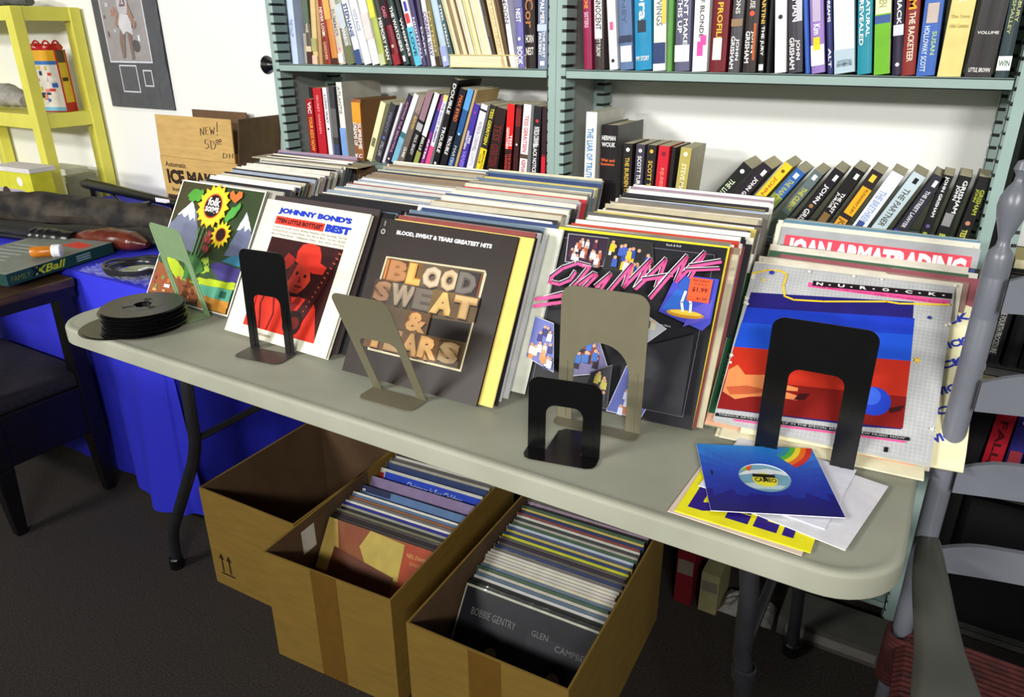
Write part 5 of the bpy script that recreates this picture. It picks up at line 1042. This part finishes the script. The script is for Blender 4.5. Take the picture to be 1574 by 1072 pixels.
MB().box((0, 0, 0), (.004, .20, .150)).build('side_flap', mat('cardboard_flap_shaded', (88, 68, 36), .85), t, Matrix.Translation((x0+w_-.004, .012, h_+.001)) @ Matrix.Rotation(radians(11), 4, 'Y'))  # flap colour darkened, shadow side painted into the card
p = Print((x0, 0, 0), (1, 0, 0), (0, 0, 1), w_, h_); DKI = (54, 40, 30)
p.text('Automatic', .06, .84, .34, .92, DKI, .02); p.text('ICE MAKER', .06, .56, .86, .80, DKI, .06); p.text('Installation Kit', .10, .44, .5, .51, DKI, .02); p.rect(.02, .05, .98, .38, (70, 54, 50)); p.rect(.3, .1, .7, .3, (120, 110, 100)); p.build('box_print', INK, t)
p = Print((0, 0, 0), (1, 0, 0), (0, 0, 1), w_-.01, .145); 
def hand(pts): p.line(pts, .011, (70, 54, 40)); p.k -= .00009
for ch in ([(.60, .58), (.605, .75), (.64, .60), (.65, .78)], [(.70, .62), (.67, .62), (.675, .78), (.71, .79)], [(.67, .70), (.70, .71)], [(.73, .79), (.74, .63), (.755, .74), (.77, .64), (.79, .80)], [(.83, .92), (.82, .70)], [(.815, .64), (.818, .62)],
           [(.70, .50), (.65, .49), (.645, .40), (.68, .40), (.69, .33), (.66, .28), (.64, .30)], [(.72, .28), (.72, .48), (.76, .46), (.78, .38), (.76, .30), (.72, .28)], [(.80, .44), (.79, .49), (.81, .52), (.825, .48), (.81, .44)], [(.84, .46), (.83, .51), (.85, .54), (.86, .50), (.84, .46)], [(.79, .41), (.86, .43)],
           [(.86, .10), (.87, .22), (.91, .20), (.91, .13), (.86, .10)], [(.94, .11), (.945, .22)], [(.98, .12), (.985, .23)], [(.94, .165), (.98, .175)]): hand(ch)
p.m.build('handwriting', INK, t, Matrix.Translation((x0+.003, .0, h_+.001)) @ Matrix.Rotation(radians(-3), 4, 'X'))

# framed poster wrapped in plastic
t = tag(empty('matted_picture', (-1.12, 1.098, 1.09)), 'black matted sports picture in clear plastic hanging on the wall', 'picture')
MB().box((-.20, -.008, 0), (.20, 0, .62), (44, 46, 54)).build('mat_board', GLOSS, t)
p = Print((-.20, -.008, 0), (1, 0, 0), (0, 0, 1), .40, .62); F_ = (214, 216, 226)
p.rect(.12, .275, .80, .98, F_); p.rect(.135, .285, .785, .97, (150, 144, 144)); p.rect(.25, .095, .53, .262, F_); p.rect(.262, .103, .518, .254, (58, 60, 68)); p.rect(.62, .135, .76, .235, F_); p.rect(.632, .143, .748, .227, (52, 54, 62))
R = random.Random(4)
for i in range(30): u, v = R.uniform(.14, .74), R.uniform(.4, .93); p.rect(u, v, u+R.uniform(.02, .05), v+R.uniform(.015, .04), R.choice([(190, 190, 200), (120, 80, 70), (230, 230, 236), (90, 80, 110), (170, 110, 90)]))
p.poly([(.36, .30), (.40, .31), (.46, .46), (.41, .50), (.35, .40)], (120, 92, 80)); p.poly([(.50, .29), (.54, .30), (.56, .47), (.50, .49)], (120, 92, 80)); p.poly([(.38, .50), (.43, .44), (.50, .46), (.58, .44), (.59, .55), (.40, .57)], (206, 204, 208)); p.poly([(.41, .56), (.42, .68), (.46, .71), (.54, .71), (.58, .67), (.585, .56)], (186, 184, 190)); p.text('23', .45, .60, .55, .66, (110, 60, 60), .04); p.circ(.50, .755, .05, (130, 96, 80), 16); p.poly([(.40, .60), (.33, .5), (.36, .48), (.43, .56)], (150, 110, 90)); p.poly([(.58, .62), (.66, .5), (.62, .47), (.55, .56)], (150, 110, 90)); p.circ(.60, .375, .055, (60, 50, 50), 18); p.poly([(.52, .8), (.62, .8), (.60, .93), (.52, .92)], (150, 100, 90)); p.poly([(.17, .8), (.35, .78), (.36, .9), (.18, .9)], (240, 238, 246))
p.build('picture_print', GLOSS, t)
R = random.Random(12); N = 22; mb = MB()
vs = [(-.215+.43*i/N, -.013-.009*R.random(), -.012+.64*j/(N*1.4)) for j in range(int(N*1.4)+1) for i in range(N+1)]
mb.add(vs, [(j*(N+1)+i, j*(N+1)+i+1, (j+1)*(N+1)+i+1, (j+1)*(N+1)+i) for j in range(int(N*1.4)) for i in range(N)]); mb.build('plastic_wrap', FILM, t)
# round door stop knob on the bookcase side
o = MB().lathe([(0, 0), (.006, .0), (.010, .012), (.013, .03), (.018, .045), (.026, .052), (.027, .056), (.024, .060), (0, .058)], 28).build('round_black_knob', BLKP, None, Matrix.Translation((-.0575, .86, 1.274)) @ Matrix.Rotation(-pi/2, 4, 'Y'), smooth=True)
tag(o, 'round black knob on the outer side of the left bookcase', 'knob')

# ------------------------------------------------------------------ yellow shelf
t = tag(empty('yellow_shelf_unit', (-1.8, .95, 0)), 'yellow painted open shelf unit in the left corner', 'shelf'); IV = Matrix.Translation((1.8, -.95, 0))
X1, X0_, Y0_, Y1_ = -1.40, -2.25, .815, 1.085
for x in (X0_, X1-.05):
    for y in (Y0_, Y1_-.045): MB().box((x, y, 0), (x+.05, y+.045, 1.465)).build('post', YEL, t, IV, bevel=.003)
for z, hh in ((1.44, .05), (1.045, .055), (.64, .05), (.25, .05)):
    MB().box((X1-.045, Y0_+.045, z-hh/2), (X1-.005, Y1_-.045, z+hh/2)).build('side_rail', YEL, t, IV); MB().box((X0_+.005, Y0_+.045, z-hh/2), (X0_+.045, Y1_-.045, z+hh/2)).build('side_rail', YEL, t, IV)
    MB().box((X0_+.05, Y0_+.003, z-hh/2), (X1-.05, Y0_+.035, z+hh/2)).build('front_rail', YEL, t, IV)
    MB().box((X0_+.05, Y0_+.036, z+hh/2-.014), (X1-.0455, Y1_-.01, z+hh/2)).build('shelf_board', YEL, t, IV)
# contents
t = tag(empty('toy_blocks_bag', (-1.50, .95, 1.073), .45), 'clear zipped bag of toys with red trim on the yellow shelf', 'bag')
MB().box((-.075, -.03, 0), (.075, .03, .235), (236, 232, 226)).build('bag_body', WRAP, t)
p = Print((-.075, -.03, 0), (1, 0, 0), (0, 0, 1), .15, .235); p.rect(0, .83, 1, 1, (240, 180, 40)); p.rect(0, .77, 1, .83, (60, 120, 200)); R = random.Random(6)
for i in range(24): u, v = R.uniform(.08, .8), R.uniform(.1, .7); p.rect(u, v, u+R.uniform(.05, .18), v+R.uniform(.03, .1), R.choice([(220, 60, 50), (60, 100, 190), (240, 200, 60), (236, 226, 216), (240, 150, 130), (50, 50, 70), (250, 240, 236)]))
p.rect(0, 0, 1, .08, (120, 190, 226)); p.build('bag_print', GLOSS, t)
p = Print((.075, -.03, 0), (0, 1, 0), (0, 0, 1), .06, .235); p.rect(0, 0, 1, 1, (224, 190, 60)); p.rect(0, 0, 1, .15, (180, 40, 40)); p.rect(.2, .5, .8, .56, (60, 50, 40)); p.rect(.1, .8, .9, 1, (90, 70, 60)); p.build('side_print', GLOSS, t)
mb = MB()
for (x, y) in ((-.076, -.031), (.076, -.031), (.076, .031), (-.076, .031)): mb.tube([(x, y, 0), (x, y, .237)], .003, 6)
mb.tube([(-.076, -.031, .002), (.076, -.031, .002), (.076, .031, .002)], .003, 6); mb.build('red_piping', REDP, t)
lumpy([(-.08, 0, .236), (-.03, 0, .243), (.03, 0, .241), (.08, 0, .247)], [.016, .022, .02, .018], .12, 5, 10, 14).build('red_top', REDP, t, smooth=True)
mb = MB().tube([(-.08+.16*i/20, 0, .248+.022*abs(sin(i*.6))) for i in range(21)], .0035, 6); mb.build('red_cord', REDP, t)
o = MB().box((0, 0, 0), (.20, .10, .17), (214, 214, 196)).box((.11, -.0006, .04), (.118, 0, .12), (60, 60, 60)).build('white_carton', INK, None, TR(-1.70, .93, .667, .0)); tag(o, 'pale carton with black mark on lower yellow shelf', 'box')
o = MB().box((0, 0, 0), (.05, .12, .15), (150, 150, 120)).box((.02, -.0006, .03), (.028, 0, .12), (50, 50, 50)).build('narrow_box', INK, None, TR(-1.48, .90, .667, .0)); tag(o, 'narrow grey box with black letters beside the yellow post', 'box')
o = MB().box((0, 0, 0), (.22, .08, .17), (206, 204, 56)).build('yellow_carton', GLOSS, None, TR(-1.365, .60, ZC, .05)); tag(o, 'yellow printed carton standing before the yellow shelf', 'box')
p = Print((0, 0, 0), (1, 0, 0), (0, 0, 1), .22, .17); p.rect(.02, .05, .72, .62, (170, 164, 176)); p.circ(.2, .5, .12, (60, 46, 44), 16); p.poly([(.08, .1), (.3, .1), (.26, .42), (.1, .42)], (130, 96, 84)); p.circ(.66, .8, .08, (236, 232, 220), 16); p.text('C', .3, .06, .42, .2, (240, 240, 240), .04); p.build('carton_print', GLOSS, o)
o = MB().box((0, 0, 0), (.23, .10, .016), (216, 212, 210)).build('magazine_stack', INK, None, TR(-1.37, .59, ZC+.1708, .08)); tag(o, 'white booklet lying on top of the yellow printed carton', 'booklet')
o = lumpy([(-1.95, .93, 1.073+.05), (-1.8, .93, 1.073+.055), (-1.66, .93, 1.073+.035)], [.05, .06, .03], .06, 9).build('grey_cloth_bundle', mat('grey_cloth', (168, 164, 156), .9, vary=.15, scale=30, bump=.3), None, None, smooth=True); tag(o, 'grey cloth bundle on the middle yellow shelf', 'cloth')
o = lumpy([(-1.75, .93, 1.465+.03), (-1.62, .93, 1.465+.034), (-1.5, .95, 1.465+.02)], [.03, .036, .02], .06, 10).build('grey_cloth_bundle', mat('dark_grey_cloth', (90, 92, 92), .9, vary=.15, scale=30), None, None, smooth=True); tag(o, 'dark grey cloth on top of the yellow shelf unit', 'cloth')

# ------------------------------------------------------------------ ladder back chair at right
t = tag(empty('ladder_back_chair', (2.1, .12, 0)), 'grey painted ladder back armchair with red woven seat at right edge', 'chair'); IV = Matrix.Translation((-2.1, -.12, 0))
prof = [(.0, 0), (.012, 0), (.014, .2), (.015, .42), (.0165, .60), (.0168, .8), (.0168, .984), (.0163, .986), (.0168, .988), (.0168, 1.044), (.0163, 1.046), (.0168, 1.048), (.0166, 1.072), (.015, 1.080), (.0085, 1.088), (.0075, 1.098), (.011, 1.110), (.0165, 1.128), (.0185, 1.142), (.0175, 1.154), (.012, 1.166), (.0065, 1.174), (.006, 1.182), (.010, 1.190), (.0075, 1.200), (0, 1.203)]
for x in (1.832, 2.36):
    MB().lathe(prof, 24, Matrix.Translation((x, .33, 0)) @ Matrix.Rotation(radians(-1), 4, 'X')).build('back_post', GCHAIR, t, IV, smooth=True)
for zc, hh in ((1.035, .062), (.885, .062), (.745, .058), (.598, .056)):
    n = 24; vs = []
    for i in range(n+1):
        k = i/n; x = 1.848+(2.348-1.848)*k; bow = .045*sin(pi*k); top = hh*.5*(.45+.55*min(1, 2.6*sin(pi*k)**.8)); bot = hh*.5
        y = .322+bow
        vs += [(x, y-.005, zc-bot), (x, y-.005, zc+top), (x, y+.005, zc+top), (x, y+.005, zc-bot)]
    fs = [(i*4+a, i*4+4+a, i*4+4+(a+1) % 4, i*4+(a+1) % 4) for i in range(n) for a in range(4)]+[(0, 1, 2, 3), (n*4+3, n*4+2, n*4+1, n*4)]
    fs = [tuple(reversed(f)) for f in fs]
    MB().add(vs, fs).build('back_slat', GCHAIR, t, IV, smooth=True)
def arm(sx, xo):
    path = [(1.838, .345, .615, .012), (1.836, .31, .616, .020), (1.843, .24, .612, .026), (1.853, .17, .606, .029), (1.864, .10, .602, .031), (1.872, .05, .604, .038), (1.876, .01, .606, .043), (1.878, -.03, .606, .042), (1.878, -.06, .602, .032), (1.878, -.072, .60, .016)]
    vs = []
    for x, y, z, w in path:
        x = xo+sx*(x-1.85)
        vs += [(x-w, y, z-.006), (x-w*1.0, y, z+.004), (x-w*.6, y, z+.010), (x+w*.6, y, z+.010), (x+w, y, z+.004), (x+w, y, z-.006)]
    n = len(path); fs = [(i*6+a, i*6+(a+1) % 6, i*6+6+(a+1) % 6, i*6+6+a) for i in range(n-1) for a in range(6)]+[tuple(reversed(range(6))), tuple(range(n*6-6, n*6))]
    return MB().add(vs, fs)
for sx, xo in ((1, 1.85), (-1, 2.36)):
    o = arm(sx, xo).build('armrest', GARM, t, IV, smooth=True); s_ = o.modifiers.new('sub', 'SUBSURF'); s_.levels = 1; s_.render_levels = 2
    o.modifiers.remove(o.modifiers['edges'])
    x = xo+sx*.026
    MB().lathe([(0, 0), (.015, 0), (.018, .2), (.020, .42), (.017, .46), (.013, .48), (.018, .52), (.014, .58), (.012, .60), (0, .60)], 20, Matrix.Translation((x, -.03, 0))).build('front_leg', GCHAIR, t, IV, smooth=True)
for z in (.15, .28):
    for x in (1.862, 2.348): MB().tube([(x, .32, z), (x, -.02, z)], .010, 10).build('stretcher', GCHAIR, t, IV, smooth=True)
    MB().tube([(1.88, -.03, z+.03), (2.33, -.03, z+.03)], .010, 10).build('stretcher', GCHAIR, t, IV, smooth=True)
# woven seat: cords wrapped round a frame
mb = MB()
for i in range(34):
    k = (i+.5)/34; y = -.045+k*.39
    mb.tube([(1.835, y, .40), (1.833, y, .412), (1.842, y, .422), (1.9, y, .424), (2.1, y, .418), (2.3, y, .424), (2.368, y, .422), (2.377, y, .412), (2.375, y, .40)], .0056, 6)
tag(mb.build('woven_seat', REDW, t, IV, smooth=True), 'red woven seat')
MB().box((1.845, -.04, .395), (2.365, .34, .414)).build('seat_frame', GCHAIR, t, IV)
mb = MB()
for i in range(12): 
    z = .33+i*.0085
    mb.tube([(1.832+.020*cos(a), .328+.024*sin(a), z) for a in [2*pi*j/14 for j in range(15)]], .0045, 6)
tag(mb.build('red_cord_wrap', REDW, t, IV, smooth=True), 'red cord wrapped round the post')

bpy.context.view_layer.update()
